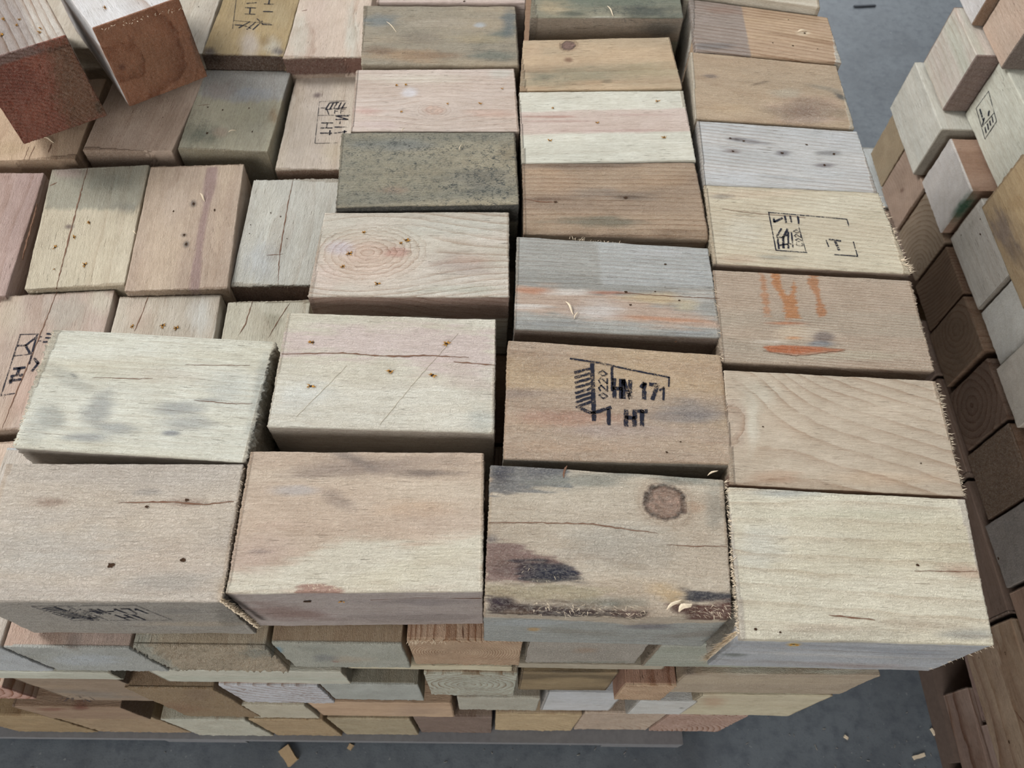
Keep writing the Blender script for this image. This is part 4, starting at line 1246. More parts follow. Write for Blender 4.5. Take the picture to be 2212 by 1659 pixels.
b.hole(154, 38, 1.6)

# ------------------------------------------------------------------ the two tumbled blocks lying on the left field


def tumbled(key, label, bl, br, tl, z, dx, depth, swap=False, height=None, **k):
    """end face towards the camera: its lower corners stand at height z, its upper-left corner lies on the pixel ray of tl"""
    P, Q = U(*bl, z), U(*br, z)
    e = (Q - P) / np.linalg.norm(Q - P)
    upn = np.array([0.0, 0.0, 1.0])
    lo_, hi_ = 20.0, 200.0
    for _ in range(40):                      # height at which the upright corner meets the pixel row of tl
        H = (lo_ + hi_) / 2
        q = (P + upn * H - CAM) @ MR
        if CY - FPX * q[1] / -q[2] > tl[1]:
            lo_ = H
        else:
            hi_ = H
    if height:
        H = height
    w = dx or np.linalg.norm(Q - P)
    dep = np.cross(upn, e)
    dep /= np.linalg.norm(dep)
    TL_, TR_ = P + upn * H, P + e * w + upn * H
    return Block(key, label, [TL_ + dep * depth, TR_ + dep * depth, TR_, TL_], -upn * H, grain='y', **k)


GTU = 'tumbled blocks'
b = tumbled('T2', 'tumbled block with a white top and rough brown end facing the camera, upper left', (281, 231), (448, 165), (212, 62), -61.4, None, 140,
            base=(204, 202, 202), second=(198, 196, 196), ring=(25, .7), pith=(18, 0), fuzz=.2, endcol=(150, 98, 66), endfuzz=.45, step=1.3, group=GTU, rnd=1.4, rag=.4,
            feats=[('s', 400, 130, 50, 70, (112, 74, 52), .4, 0, .6, 'F'), ('s', 264, 145, 9, 8, (92, 52, 38), .9, 0, .3, 'F'), ('s', 330, 130, 60, 60, (136, 94, 64), .5, 0, .5, 'F'),
                   ('s', 418, 90, 8, 60, (84, 60, 44), .7, -15, .6, 'F')])
b.slivers((214, 62), (398, 13), 40, (1, 4), out=(.2, -.8, .3))
b.hole(227, 17, 1.8)
b = tumbled('T1', 'tumbled block with a coarse reddish end grain face and ribbed pale top, left edge', (52, 312), (232, 250), (-42, 140), -61.4, None, 140,
            base=(196, 190, 180), second=(184, 172, 160), ring=(3.6, .8), pith=(60, -70), fuzz=.3, endcol=(152, 84, 62), endfuzz=.8, step=1.3, group=GTU, rnd=1.4, rag=.6,
            feats=[('p', [(110, 100), (160, 90), (240, 250), (150, 280), (120, 200)], (120, 88, 62), .8, 8, 4, 'F'), ('s', 30, 180, 60, 60, (128, 62, 48), .6, 0, .5, 'F'),
                   ('s', 120, 105, 60, 6, (70, 50, 38), .6, -12, .6, 'F'), ('s', 212, 232, 8, 16, (74, 60, 42), .7, -20, .5, 'F'), ('p', [(-60, -40), (30, -40), (90, 120), (-40, 140)], (128, 112, 108), .7, 8, 3)])
b.holes([(8, 42, 1.6), (4, 77, 1.8), (42, 42, 1.2), (36, 55, 1.2), (86, 70, 1.6), (88, 62, 1.2)])

# ------------------------------------------------------------------ the lower layers of the front of the big pile
GF = 'blocks of the lower front layers'


def front(key, label, xl, xr, yt, yb, zt, depth=145, zb=None, grain='y', **k):
    A, B = U(xl, yt, zt), U(xr, yt, zt)
    Y = (A[1] + B[1]) / 2
    if zb is None:
        zb = UY((xl + xr) / 2, yb, Y)[2]
    x0, x1 = A[0] + .6, B[0] - .6
    j = random.uniform(-.6, .6)
    T = [(x0 + j, Y + depth, zt), (x1 + j, Y + depth, zt), (x1, Y, zt), (x0, Y, zt)]
    k.setdefault('step', 2.0)
    k.setdefault('group', GF)
    k.setdefault('rnd', 1.0)
    return Block(key, label, T, (0, 0, zb - zt), grain=grain, **k)


E1, E2 = (196, 182, 160), (178, 168, 148)
b = front('L2a', 'bluish-white wooden block end, leftmost of the first layer under the top one', -150, 1, 1399, 1445, -80, zb=-156, base=(190, 180, 168), endcol=(184, 188, 190), endfuzz=.6, ring=(5, .15))
b = front('L2b', 'wooden block with bluish-white end and pink top strip under the stamped furry corner block', 4, 280, 1399, 1447, -80, zb=-156, base=(196, 172, 158), endcol=(176, 178, 172),
          endfuzz=.7, ring=(5, .15), step=1.5, feats=[('s', 190, 1425, 80, 14, (188, 196, 202), .7, 0, .5, 'F'), ('s', 60, 1420, 60, 10, (160, 160, 148), .5, 0, .5, 'F'), ('s', 160, 1390, 20, 30, (140, 126, 118), .6, 30), ('s', 30, 1440, 40, 8, (170, 170, 160), .5, 0, .5, 'F')])
b = front('L2c', 'wooden block whose furry tan end shows flat concentric rings, first layer down', 284, 575, 1396, 1445, -80, zb=-156, base=(194, 180, 154), endcol=(190, 172, 144), endfuzz=1.0,
          ring=(4.5, .35), pith=(-2, -4), step=1.5, rag=1.2, feats=[('p', [(250, 1380), (330, 1396), (390, 1445), (290, 1450)], (176, 178, 164), .8, 4, 2, 'F'), ('s', 560, 1405, 40, 14, (150, 154, 144), .7, 0, .5, 'F')])
b = front('L2d', 'grey-green wooden block end with a dab of blue paint at its upper corner', 583, 869, 1391, 1440, -80, zb=-156, base=(170, 148, 118), second=(160, 134, 104), endcol=(172, 172, 158), endfuzz=.6,
          ring=(7, .12), pith=(0, 10), step=1.5, feats=[('s', 597, 1404, 16, 8, (84, 142, 168), .9, 0, .3, 'F'), ('s', 725, 1428, 10, 3, (132, 78, 72), .8, 0, .2, 'F'), ('s', 760, 1424, 60, 8, (182, 166, 142), .6, 0, .4, 'F'),
                                             ('s', 700, 1420, 30, 10, (128, 132, 132), .7, 0, .4, 'F'), ('s', 680, 1400, 60, 8, (148, 150, 138), .6, 0, .5, 'F')])
b = front('L2e', 'orange-brown wooden block end with fine nested ring lines, first layer down', 876, 1132, 1385, 1430, -80, zb=-156, base=(204, 172, 142), second=(190, 150, 118), endcol=(176, 148, 118), endfuzz=.12,
          ring=(1.9, .9), pith=(10, 4), step=1.3)
b.crack([(998, 1352), (1000, 1380)], 1.2)
b.slivers((880, 1385), (1000, 1382), 40, (1, 4), out=(0, -.8, -.2))
b = front('L2f', 'wooden block with a white dotted furry end under the knotty front block', 1143, 1411, 1381, 1432, -80, zb=-156, base=(176, 168, 150), endcol=(192, 182, 168), endfuzz=1.3, ring=(6, .1), step=1.3,
          feats=[('s', 1265, 1404, 30, 7, (190, 158, 130), .7, 0, .4, 'F'), ('s', 1270, 1430, 130, 3, (150, 152, 136), .7, 0, .3, 'F')])
b = front('L2g', 'pale green-grey wooden block tucked under the overhang of the big cream corner block', 1425, 1880, 1393, 1438, -80, zb=-156, grain='x', base=(178, 180, 164), second=(166, 170, 154), fuzz=.7, ring=(5, .2),
          mold=.08, endcol=(140, 122, 100))
b = front('L3a', 'thin pale grey board edge at the left end of the second layer down', -150, 240, 1452, 1465, -158, zb=-184, depth=95, grain='x', base=(184, 184, 168), second=(174, 174, 158), fuzz=.2, ring=(4, .3))
b = front('L3b', 'pale green-grey wooden block lying lengthwise in the second layer down', 312, 740, 1450, 1475, -158, zb=-206, depth=95, grain='x', base=(172, 174, 158), second=(180, 178, 162), fuzz=.25, ring=(4, .3),
          feats=[('s', 420, 1475, 60, 5, (150, 154, 142), .7, 0, .5, 'F')])
b = front('L3c', 'thin yellowish wooden slat edge below the orange-brown block end', 745, 1108, 1439, 1450, -158, zb=-172, depth=95, grain='x', base=(190, 180, 150), fuzz=.2, ring=(4, .2))
b = front('L3d', 'thin grey-beige slat edge below the white dotted block end', 1113, 1440, 1437, 1448, -158, zb=-172, depth=95, grain='x', base=(168, 162, 144), fuzz=.2, ring=(4, .2))
b = front('L3e', 'long tan wooden block at the right end of the second layer down', 1480, 1903, 1458, 1500, -158, zb=-238, depth=95, grain='x', base=(178, 160, 134), second=(170, 152, 128), fuzz=.5, ring=(4, .15), step=1.6,
          feats=[('s', 1500, 1450, 40, 40, (140, 118, 94), .6), ('s', 1640, 1448, 90, 10, (178, 176, 158), .8), ('s', 1780, 1450, 110, 6, (174, 174, 156), .7), ('s', 1490, 1450, 14, 26, (96, 84, 76), .6, 0, .5)])
b = front('L4s', 'brown wooden block with a faded smeared stamp on its front, lower left', 22, 254, 1466, 1521, -187, zb=-290, grain='x', depth=95, base=(150, 130, 106), second=(138, 120, 100), fuzz=.15, ring=(2.2, .5), step=1.6,
          feats=[('s', 200, 1500, 90, 8, (120, 114, 106), .6, 4, .5, 'F'), ('s', 240, 1522, 60, 8, (146, 124, 108), .6, 0, .5, 'F')])
b.stamp([(150, 1503), (190, 1503), (218, 1519), (60, 1524)], frame(0, 0, 1, 1) + [(1.6, [(.1, .2), (.3, .9)]), (1.6, [(.25, .2), (.45, .9)]), (1.6, [(.4, .2), (.6, .9)]), (1.8, [(.6, .1), (.9, .8)]), (1.2, [(.7, .3), (.8, .9)])], 'F', INKF, 1.3)
b = front('L4p', 'pinkish block end with strong dark ring arcs at the left edge, lower layers', -150, 6, 1484, 1517, -235, zb=-292, base=(206, 180, 160), endcol=(180, 140, 124), endfuzz=.1, ring=(7, 1.0), pith=(60, 50))
b = front('L4b', 'ochre-brown furry wooden block end in the lower left of the front', 266, 462, 1487, 1550, -209, zb=-362, base=(150, 126, 96), endcol=(158, 130, 92), endfuzz=.9, ring=(6, .1),
          feats=[('s', 380, 1530, 70, 14, (150, 112, 78), .8, 0, .4, 'F'), ('s', 430, 1500, 40, 16, (136, 108, 80), .6, 0, .4, 'F')])
b = front('L4w', 'bluish-white block end with two sweeping dark ring lines, lower layers', 468, 688, 1481, 1521, -209, zb=-292, base=(196, 170, 150), endcol=(180, 180, 184), endfuzz=.15, ring=(11, .8), pith=(-40, 60))
b = front('L4g', 'smooth grey-green block end left of the oval-ringed one, lower layers', 690, 904, 1479, 1513, -209, zb=-282, base=(150, 140, 116), second=(128, 122, 104), endcol=(158, 160, 152), endfuzz=.2, ring=(6, .1))
b = front('L4c', 'grey-green block end with clear oval rings, middle of the lower layers', 914, 1119, 1457, 1505, -174, zb=-266, base=(176, 160, 134), endcol=(168, 168, 152), endfuzz=.15, ring=(5.5, .85), pith=(2, 4))
b = front('L4y', 'olive-brown streaky wooden block below the white dotted one', 1126, 1338, 1453, 1496, -174, zb=-252, grain='x', depth=95, base=(138, 118, 84), second=(104, 88, 62), fuzz=.2, ring=(4, .4),
          feats=[('s', 1230, 1470, 90, 6, (160, 138, 98), .6, 0, .6, 'F'), ('s', 1220, 1450, 120, 4, (72, 62, 48), .7)])
b = front('L4o', 'small orange-brown block jutting out with arched ring lines, lower right', 1350, 1464, 1481, 1515, -187, zb=-254, base=(178, 134, 108), second=(166, 124, 100), endcol=(184, 154, 122), endfuzz=.1, ring=(2.6, 1.0), pith=(16, -60), step=1.4)
b = front('L5a', 'brown wooden block low at the left with a reddish notch', 24, 262, 1528, 1543, -299, zb=-372, grain='x', depth=80, base=(150, 126, 98), second=(142, 116, 92), fuzz=.2, ring=(3, .4),
          feats=[('s', 175, 1530, 22, 5, (110, 62, 48), .8, 0, .4, 'F'), ('s', 110, 1532, 40, 4, (120, 74, 56), .7, 0, .4, 'F')])
b = front('L5b', 'pale wooden block end with a small oval knot beside the orange board', 500, 658, 1523, 1552, -294, zb=-372, base=(180, 168, 142), endcol=(178, 170, 148), endfuzz=.2, ring=(4, .3),
          feats=[('s', 525, 1534, 16, 4, (150, 116, 92), .8, 0, .2, 'F')])
b = front('L5c', 'orange-brown board lying lengthwise in the fourth layer down', 661, 977, 1519, 1550, -294, zb=-374, grain='x', depth=95, base=(184, 154, 122), second=(172, 142, 112), fuzz=.15, ring=(3, .45),
          feats=[('s', 900, 1535, 80, 12, (160, 134, 112), .6, 0, .5, 'F')])
b = front('L5d', 'plain pale grey block end right of the orange board', 985, 1169, 1507, 1533, -284, zb=-354, base=(158, 152, 136), endcol=(168, 164, 148), endfuzz=.15, ring=(7, .3))
b = front('L5e', 'smooth bluish-white wooden block below the olive-brown one', 1180, 1350, 1497, 1536, -268, zb=-368, base=(184, 184, 184), second=(178, 180, 182), grain='x', depth=95, fuzz=.2, ring=(7, .2))
b = front('L5f', 'small white wooden block under the jutting orange-brown one', 1378, 1508, 1516, 1541, -268, zb=-340, base=(190, 190, 186), second=(186, 184, 178), grain='x', depth=95, fuzz=.3, ring=(7, .1), feats=[('s', 1472, 1529, 4, 2, (80, 76, 74), .8, 0, .1, 'F')])
b = front('L5g', 'yellowish-cream wooden block at the lower right of the front', 1512, 1800, 1503, 1545, -240, zb=-352, grain='x', depth=95, base=(190, 180, 150), second=(182, 170, 142), fuzz=.15, ring=(5, .4), feats=[('s', 1540, 1515, 30, 14, (176, 142, 112), .6, 0, .4, 'F')])
low = [(-100, 100, (150, 126, 88), (156, 132, 94), .2), (104, 328, (158, 134, 96), (160, 136, 104), .2), (345, 530, (180, 174, 152), (184, 182, 164), .3), (535, 698, (170, 144, 108), (178, 152, 112), .5),
       (705, 886, (176, 160, 126), (178, 162, 128), .6), (890, 1064, (140, 118, 100), (126, 106, 94), .2), (1070, 1259, (190, 166, 132), (184, 160, 120), .15), (1263, 1442, (176, 156, 136), (178, 158, 138), .1),
       (1447, 1618, (172, 146, 128), (176, 146, 130), .1)]
lab = ['olive-brown block end at the left edge of the bottom layer', 'tan block end second from left in the bottom layer', 'pale cream block end in the bottom layer under the furry ochre one',
       'yellow-tan block end in the bottom layer under the small oval knot', 'straw-coloured block end in the bottom layer under the orange board', 'dark grey-brown block end in the middle of the bottom layer',
       'honey-coloured block end with slanting lines in the bottom layer', 'pinkish-beige block end second from right in the bottom layer', 'reddish block end with bold curved rings at the right of the bottom layer']
yts = [1546, 1547, 1555, 1555, 1553, 1548, 1543, 1541, 1545]
for i, (xl, xr, bc, ec, ef) in enumerate(low):
    front('L6' + str(i), lab[i], xl, xr, yts[i], 1580, -376, zb=-497, base=bc, endcol=ec, endfuzz=ef, ring=(5.5 if i == 8 else 9, 1.0 if i in (8,) else .45), pith=(50 if i == 8 else 20, -60), step=2.4)

# ------------------------------------------------------------------ the second pile, across the aisle on the right
GR = 'blocks of the pile across the aisle'


def right(key, label, X, y1, y0, zt, zb, dx=145, grain='x', **k):
    j = [random.uniform(-1, 1) for _ in range(3)]
    T = [(X + j[0], y1 - .8, zt), (X + dx, y1 - .8, zt), (X + dx, y0 + .8, zt), (X + j[1], y0 + .8, zt)]
    k.setdefault('step', 2.6)
    k.setdefault('group', GR)
    k.setdefault('rnd', 1.4)
    return Block(key, label, T, (0, 0, zb - zt), grain=grain, **k)


DK = (112, 84, 66)
b = right('RA1', 'pale greenish-grey smooth block near the back end of the far right pile', 605, 690, 563, -166, -238, grain='y', base=(200, 197, 184), second=(192, 190, 178), fuzz=.15, ring=(9, .12), step=2.0)
b = right('RA2', 'white block face right of the dark slot in the far right pile', 612, 552, 466, -168, -238, base=(170, 136, 112), endcol=(196, 190, 184), endfuzz=.2, ring=(9, .1),
          feats=[('s', 2080, 450, 46, 18, (34, 84, 62), .95, -50, .3, 'F')])
b = right('RA3', 'pale block with small torn holes next to the green-edged slot, far right pile', 620, 457, 350, -168, -236, grain='y', base=(186, 182, 172), second=(176, 170, 160), fuzz=.2, ring=(9, .2),
          feats=[])
b.holes([(2102, 465, 1.2), (2118, 473, 1.4), (2118, 506, 1.8), (2077, 508, 1.2)], 1.2, 'L', False)
b = right('RA4', 'pale block below the mottled yellow one in the far right pile', 623, 347, 276, -168, -236, base=(190, 188, 176), endcol=(194, 192, 184), endfuzz=.3, ring=(9, .1))
b = right('RA5', 'dim greyish block at the right edge, halfway down the far right pile', 616, 273, 200, -168, -236, base=(176, 168, 156), endcol=(176, 168, 156), endfuzz=.2, ring=(9, .1))
b = right('RB1a', 'streaky yellow-brown block at the back corner of the far right pile', 613, 690, 622, -240, -318, base=(166, 144, 112), endcol=(164, 144, 112), endfuzz=.3, ring=(5, .4), pith=(60, -40))
b = right('RB1b', 'pinkish-brown block end with a tiny knot beside the streaky yellow-brown one', 613, 620, 543, -240, -318, base=(172, 146, 124), endcol=(168, 142, 122), endfuzz=.15, ring=(5, .3),
          feats=[('s', 1949, 411, 4, 6, (104, 70, 54), .9, 0, .2, 'L')])
b = right('RB2', 'grey-brown block end with faint wide rings below the dark slot, far right pile', 616, 538, 456, -242, -318, base=(150, 130, 108), endcol=(142, 124, 102), endfuzz=.1, ring=(6, .6), pith=(-30, -20))
b = right('RB3', 'brown block end with upright grain below the green-edged slot, far right pile', 616, 450, 379, -242, -320, base=(120, 92, 70), endcol=(112, 90, 70), endfuzz=.1, ring=(5, .7), pith=(200, 30))
b = right('RB4', 'brown shaded block end fourth in its row of the far right pile', 615, 376, 300, -242, -322, base=(126, 98, 74), endcol=(114, 92, 72), endfuzz=.15, ring=(7, .5), pith=(10, 10))
b = right('RB5', 'dark brown block end with wide nested ring arcs in the far right pile', 615, 291, 216, -242, -322, base=(106, 84, 68), endcol=(102, 80, 65), endfuzz=.2, ring=(9, .8), pith=(4, -8))
b = right('RB6', 'dark rough brown block end with smeared rings in the far right pile', 614, 212, 134, -244, -324, base=(112, 84, 62), endcol=(112, 86, 64), endfuzz=.9, ring=(9, .4), pith=(4, 0))
b = right('RB7', 'grey mouldy block end dotted with dark specks at the right edge', 614, 131, 62, -250, -330, base=(128, 120, 114), endcol=(132, 124, 118), endfuzz=.4, mold=.35, ring=(9, .1))
b.hole(2157, 1206, 2.2, 'L', False)
b = right('RB8', 'plain brown block beside the grey mouldy one at the right edge', 615, 58, -88, -250, -328, grain='y', base=(146, 118, 98), second=(136, 108, 90), fuzz=.1, ring=(9, .2))
b = right('RC0', 'pale bluish block sticking out low at the back corner of the far right pile', 600, 712, 592, -326, -400, grain='y', base=(186, 190, 188), second=(180, 184, 182), fuzz=.1, ring=(9, .1))
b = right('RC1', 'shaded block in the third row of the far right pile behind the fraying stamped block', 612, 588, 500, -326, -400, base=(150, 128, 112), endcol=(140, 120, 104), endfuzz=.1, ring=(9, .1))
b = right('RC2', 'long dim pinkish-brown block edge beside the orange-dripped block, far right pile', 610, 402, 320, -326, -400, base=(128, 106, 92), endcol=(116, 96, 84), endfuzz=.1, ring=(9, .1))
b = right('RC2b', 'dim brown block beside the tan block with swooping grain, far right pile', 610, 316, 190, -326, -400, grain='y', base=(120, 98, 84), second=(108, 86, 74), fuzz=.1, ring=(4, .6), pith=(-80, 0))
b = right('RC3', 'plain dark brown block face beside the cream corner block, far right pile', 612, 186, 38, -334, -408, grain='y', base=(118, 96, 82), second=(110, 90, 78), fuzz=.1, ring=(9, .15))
b = right('RC4', 'tan block with nail holes and lengthwise stripes at the lower right edge', 611, 34, -112, -334, -428, grain='y', base=(160, 136, 110), second=(142, 116, 94), fuzz=.12, ring=(7, .6), pith=(-80, 30), step=1.8)
b.holes([(2172, 1411, 1.6), (2144, 1508, 1.8), (2115, 1421, 1.2), (2180, 1603, 1.8)], 1.4, 'L', False)
b.crack([(2192, 1535), (2204, 1552), (2212, 1562)], 1.8, 'L')
b = right('RD4', 'narrow pinkish block edge under the tan nail-holed one, lower right', 618, 22, -52, -430, -444, grain='y', base=(150, 124, 112), second=(140, 114, 104), fuzz=.1, ring=(9, .2))
b = right('RD5', 'pinkish-brown block low at the right edge near the bottom', 615, -54, -150, -430, -444, grain='y', base=(158, 134, 122), second=(148, 124, 112), fuzz=.1, ring=(9, .2))
b = right('RE5', 'brown block with lengthwise ridges in the bottom row, lower right corner', 612, -14, -160, -446, -498, grain='y', base=(142, 118, 104), second=(126, 102, 90), fuzz=.1, ring=(5, .8), pith=(-60, 20), step=1.8)
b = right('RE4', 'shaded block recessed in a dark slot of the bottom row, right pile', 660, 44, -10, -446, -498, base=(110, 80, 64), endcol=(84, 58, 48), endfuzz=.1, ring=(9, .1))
# upper rows of that pile
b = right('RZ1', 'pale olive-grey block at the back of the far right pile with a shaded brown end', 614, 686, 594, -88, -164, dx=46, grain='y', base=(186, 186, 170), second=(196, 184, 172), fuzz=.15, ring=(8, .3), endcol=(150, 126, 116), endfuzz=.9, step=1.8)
Z2 = [UX(2080, 247, 640), UX(2142, 432, 640)]
b = right('RZ2', 'pale block with a small framed black stamp in the far right pile', 640, 592, Z2[1][1], -88, -165, dx=42, grain='y', base=(196, 196, 180), second=(190, 190, 174), fuzz=.15, ring=(9, .15), step=1.6)
b.stamp([(2136, 197), (2153, 262), (2128, 300), (2109, 234)], frame(0, 0, 1, 1, .7) + [(.6, [(.72, 0), (.62, 1)]), (1.4, [(.75, .8), (.9, .82)]), (1.3, [(.74, .6), (.9, .62)]), (1.3, [(.76, .4), (.88, .42)]), (1.2, [(.74, .2), (.9, .22)]),
        (2.0, [(.5, .3), (.58, .38)]), (1.5, [(.5, .7), (.62, .95)]), (1.6, [(.15, .8), (.4, .78)]), (1.0, [(.44, .8), (.55, .78)])], 'L', w=1.5)
b = right('RZ3', 'mottled yellow-brown block with dark smears at the right edge, upper part', 612, 438, 298, -88, -165, grain='y', base=(170, 144, 102), second=(156, 132, 96), fuzz=.3, ring=(9, .2), step=1.8, rag=.9,
          feats=[('s', 2170, 500, 26, 50, (104, 90, 86), .7, -30, .8, 'L'), ('s', 2190, 540, 16, 40, (92, 76, 66), .5, -30, .8, 'L'), ('s', 2200, 440, 30, 20, (150, 120, 76), .5, 0, .6, 'L')])
P1 = U(2163, 150, -86)
P0 = U(2099, 57, -86)
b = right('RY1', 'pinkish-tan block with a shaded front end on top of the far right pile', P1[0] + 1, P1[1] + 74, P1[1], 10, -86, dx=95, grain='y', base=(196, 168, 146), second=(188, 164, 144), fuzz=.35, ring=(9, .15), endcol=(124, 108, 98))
b = right('RY3', 'pinkish-tan block at the top right corner, behind the one with the shaded front end', P1[0] + 27, P1[1] + 222, P1[1] + 76, 10, -86, dx=95, grain='y', base=(196, 168, 146), second=(188, 164, 144), fuzz=.3, ring=(9, .15))
b = right('RY0', 'white block with a brown end near the top right of the picture', P0[0], P0[1] + 150, P0[1], -14, -86, dx=34, grain='y', base=(200, 196, 194), second=(196, 190, 186), fuzz=.2, ring=(9, .1), endcol=(150, 116, 88))
b = right('RY2', 'whitish block lying beside the framed stamp block at the right edge', 685, 560, 442, -89, -165, dx=100, grain='y', base=(190, 192, 194), second=(184, 186, 190), fuzz=.15, ring=(9, .1), feats=[])


# ------------------------------------------------------------------ what carries and fills the piles
def boxes(name, items, mat, label=None, kind=None, cat=None, seed=5):
    V, F, cols = [], [], []
    r = random.Random(seed)
    for (x0, x1, y0, y1, z0, z1) in items:
        k = len(V)
        V += [(x0, y0, z0), (x1, y0, z0), (x1, y1, z0), (x0, y1, z0), (x0, y0, z1), (x1, y0, z1), (x1, y1, z1), (x0, y1, z1)]
        F += [(k, k + 3, k + 2, k + 1), (k + 4, k + 5, k + 6, k + 7), (k, k + 1, k + 5, k + 4), (k + 1, k + 2, k + 6, k + 5), (k + 2, k + 3, k + 7, k + 6), (k + 3, k, k + 4, k + 7)]
        c = lin(r.choice([(176, 148, 118), (160, 130, 104), (186, 166, 140), (150, 120, 96), (170, 150, 128)]))
        cols += [(*c, 1)] * 8
    me = bpy.data.meshes.new(name)
    me.from_pydata([(a * MM, b_ * MM, c * MM + LIFT) for a, b_, c in V], [], F)
    me.materials.append(mat)
    a = me.attributes.new('col', 'FLOAT_COLOR', 'POINT')
    a.data.foreach_set('color', np.array(cols, np.float32).ravel())
    a = me.attributes.new('g', 'FLOAT', 'POINT')
    a.data.foreach_set('value', np.array([v[1] / 7 for v in V], np.float32))
    a = me.attributes.new('rp', 'FLOAT_VECTOR', 'POINT')
    a.data.foreach_set('vector', np.tile([.2, .3, .0], len(V)).astype(np.float32))
    o = bpy.data.objects.new(name, me)
    col.objects.link(o)
    return tag(o, label, cat, kind=kind)


items = []
rr = random.Random(4)
LZ = [(-497, -421), (-419, -344), (-342, -267), (-265, -190), (-188, -172)]
for li, (z0, z1) in enumerate(LZ):
    y = 95
    while y < 800:
        x = -780 + rr.uniform(-10, 10)
        while x < 300:
            items.append((x, min(x + 88, 384), y, y + 142, z0, z1))
            x += 91
        y += 146
for (z0, z1) in LZ[:4] + [(-170, -82)]:
    for x in range(-780, -530, 91):
        items.append((x, x + 88, -62, 88, z0, z1))
# one more course under the raised part and the back rows
y = 95
while y < 560:
    x = -36
    while x < 300:
        items.append((x, min(x + 143, 376), y, y + 93, -170, -81))
        x += 147
    y += 96
boxes('inner_blocks', items, WOOD, 'unseen inner wooden blocks that carry the top layer of the big pile', 'stuff', 'wooden blocks')
items = []
for (z0, z1) in [(-497, -412), (-410, -328), (-324, -242), (-238, -168), (-165, -90)]:
    y = 705
    while y > -200:
        x = 768
        if z1 > -170:
            x = 790
        while x < 1000:
            items.append((x, x + 88, y - 90, y, z0, z1))
            x += 91
        y -= 93
for y in range(690, 60, -92):
    items.append((613, 756, y - 89, y, -497, -430))
for y in range(190, -100, -92):
    items.append((622, 756, y - 89, y, -238, -170))
boxes('inner_blocks', items, WOOD, 'unseen inner wooden blocks that carry the rows of the right pile', 'stuff', 'wooden blocks', 9)


def pallet(label, x0, x1, y0, y1, top_z, colr, end=0):
    e = bpy.data.objects.new('shipping_pallet', None)
    e.location = ((x0 + x1) / 2 * MM, (y0 + y1) / 2 * MM, 0)
    col.objects.link(e)
    tag(e, label, 'pallet')
    n = 7
    wdt = (y1 - y0) / n

    def board(X0, X1, Y0, Y1, Z0, Z1):
        o = boxes('deck_board', [(X0, X1, Y0, Y1, Z0, Z1)], colr)
        o.parent = e
        o.matrix_parent_inverse = Matrix.Translation(-e.location)
        return o
    for i in range(n):
        board(x0, x1, y0 + i * wdt, y0 + (i + 1) * wdt - 12, top_z - 16, top_z)
    for i in range(3):
        xx = x0 + (x1 - x0 - 90) * i / 2
        o = board(xx, xx + 90, y0, y1, ZF, top_z - 16)
        o.name = 'runner'
    return e


PAL = plain('dusty_grey_board', (112, 112, 114), noise_amt=.25, scale=150)
pallet('dusty grey pallet board showing as a dark band under the big pile', -780, 300, -71, 800, -498, PAL)
pallet('dark brown pallet edge under the far right pile', 606, 1000, -220, 720, -498, plain('dark_board', (98, 84, 76), noise_amt=.25, scale=150))


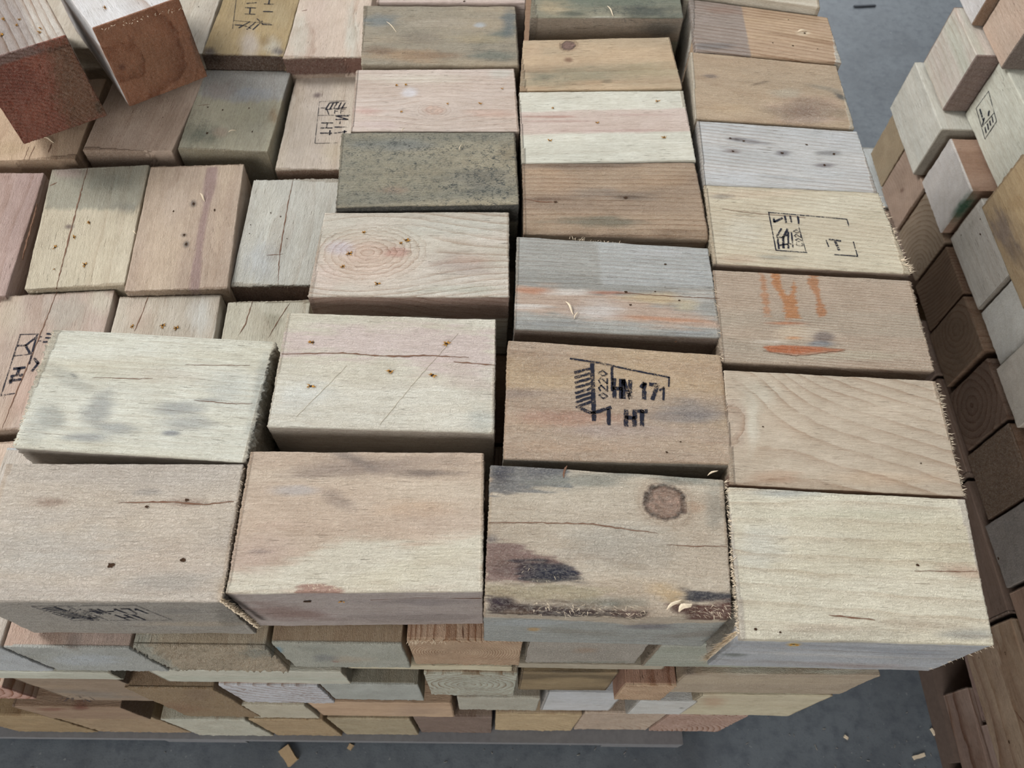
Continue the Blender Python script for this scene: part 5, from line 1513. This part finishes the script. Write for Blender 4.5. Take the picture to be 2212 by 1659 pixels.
# ------------------------------------------------------------------ chips and dust on the floor
def chip(label, px, py, lx, ly, wd, th, colr=SLIVER):
    P = U(px, py, ZF + th / 2)
    Q = U(px + lx, py + ly, ZF + th / 2)
    d = Q - P
    L = np.linalg.norm(d)
    d /= L
    e = np.cross([0, 0, 1], d)
    V = []
    for i in range(5):
        t = i / 4 * L
        for s_ in (-1, 1):
            for zz in (-th / 2, th / 2):
                V.append(P + d * (t + random.uniform(-1, 1)) + e * s_ * wd / 2 * random.uniform(.82, 1.1) + np.array([0, 0, zz]))
    F = []
    for i in range(4):
        a = i * 4
        F += [(a, a + 1, a + 5, a + 4), (a + 2, a + 6, a + 7, a + 3), (a + 1, a + 3, a + 7, a + 5), (a, a + 4, a + 6, a + 2)]
    F += [(0, 2, 3, 1), (16, 17, 19, 18)]
    me = bpy.data.meshes.new('wood_chip')
    c0 = (P + Q) / 2
    me.from_pydata([tuple((v - c0) * MM) for v in V], [], F)
    me.materials.append(colr)
    o = bpy.data.objects.new('wood_chip', me)
    o.location = Vector(c0) * MM + Vector((0, 0, LIFT))
    col.objects.link(o)
    return tag(o, label, 'wood chip')


TANC = plain('tan_chip', (178, 154, 122), noise_amt=.2)
chip('flat tan wood chip on the concrete in front of the pile', 612, 1615, 22, 33, 13, 5, TANC)
chip('tiny cream wood chip on the concrete right of the flat tan one', 753, 1611, 9, 5, 6, 3, TANC)
chip('thin pale splinter on the concrete near the bottom right', 1972, 1638, 26, -8, 4, 2)
chip('short pale splinter on the concrete beside the right pile', 2012, 1575, 8, 13, 3, 2)
chip('small pale splinter on the concrete below the cream corner block', 1824, 1590, 8, 6, 3, 2)
chip('long dark-grey sliver on the concrete at the top right of the aisle', 1845, 14, 46, -2, 5, 3, plain('dark_chip', (74, 78, 84)))
V, F = [], []
rd = random.Random(8)
for i in range(600):
    x, y = rd.uniform(-600, 650), rd.uniform(-330, -62)
    if rd.random() < .45:
        x, y = rd.uniform(390, 606), rd.uniform(-300, 1500)
    s_ = rd.uniform(.3, 1.2)
    a = rd.uniform(0, 6.28)
    u_, v_ = np.array([math.cos(a), math.sin(a)]) * s_ * rd.uniform(1, 3), np.array([-math.sin(a), math.cos(a)]) * s_ * .5
    k = len(V)
    for sx, sy in ((-1, -1), (1, -1), (1, 1), (-1, 1)):
        V.append(((x + u_[0] * sx + v_[0] * sy) * MM, (y + u_[1] * sx + v_[1] * sy) * MM, .0004))
    V.append((x * MM, y * MM, (.6 + s_ * .5) * MM))
    F += [(k, k + 1, k + 4), (k + 1, k + 2, k + 4), (k + 2, k + 3, k + 4), (k + 3, k, k + 4)]
me = bpy.data.meshes.new('sawdust')
me.from_pydata(V, [], F)
me.materials.append(plain('sawdust', (126, 124, 120), noise_amt=.3))
o = bpy.data.objects.new('sawdust', me)
col.objects.link(o)
tag(o, 'pale sawdust crumbs scattered over the concrete floor', 'sawdust', kind='stuff')
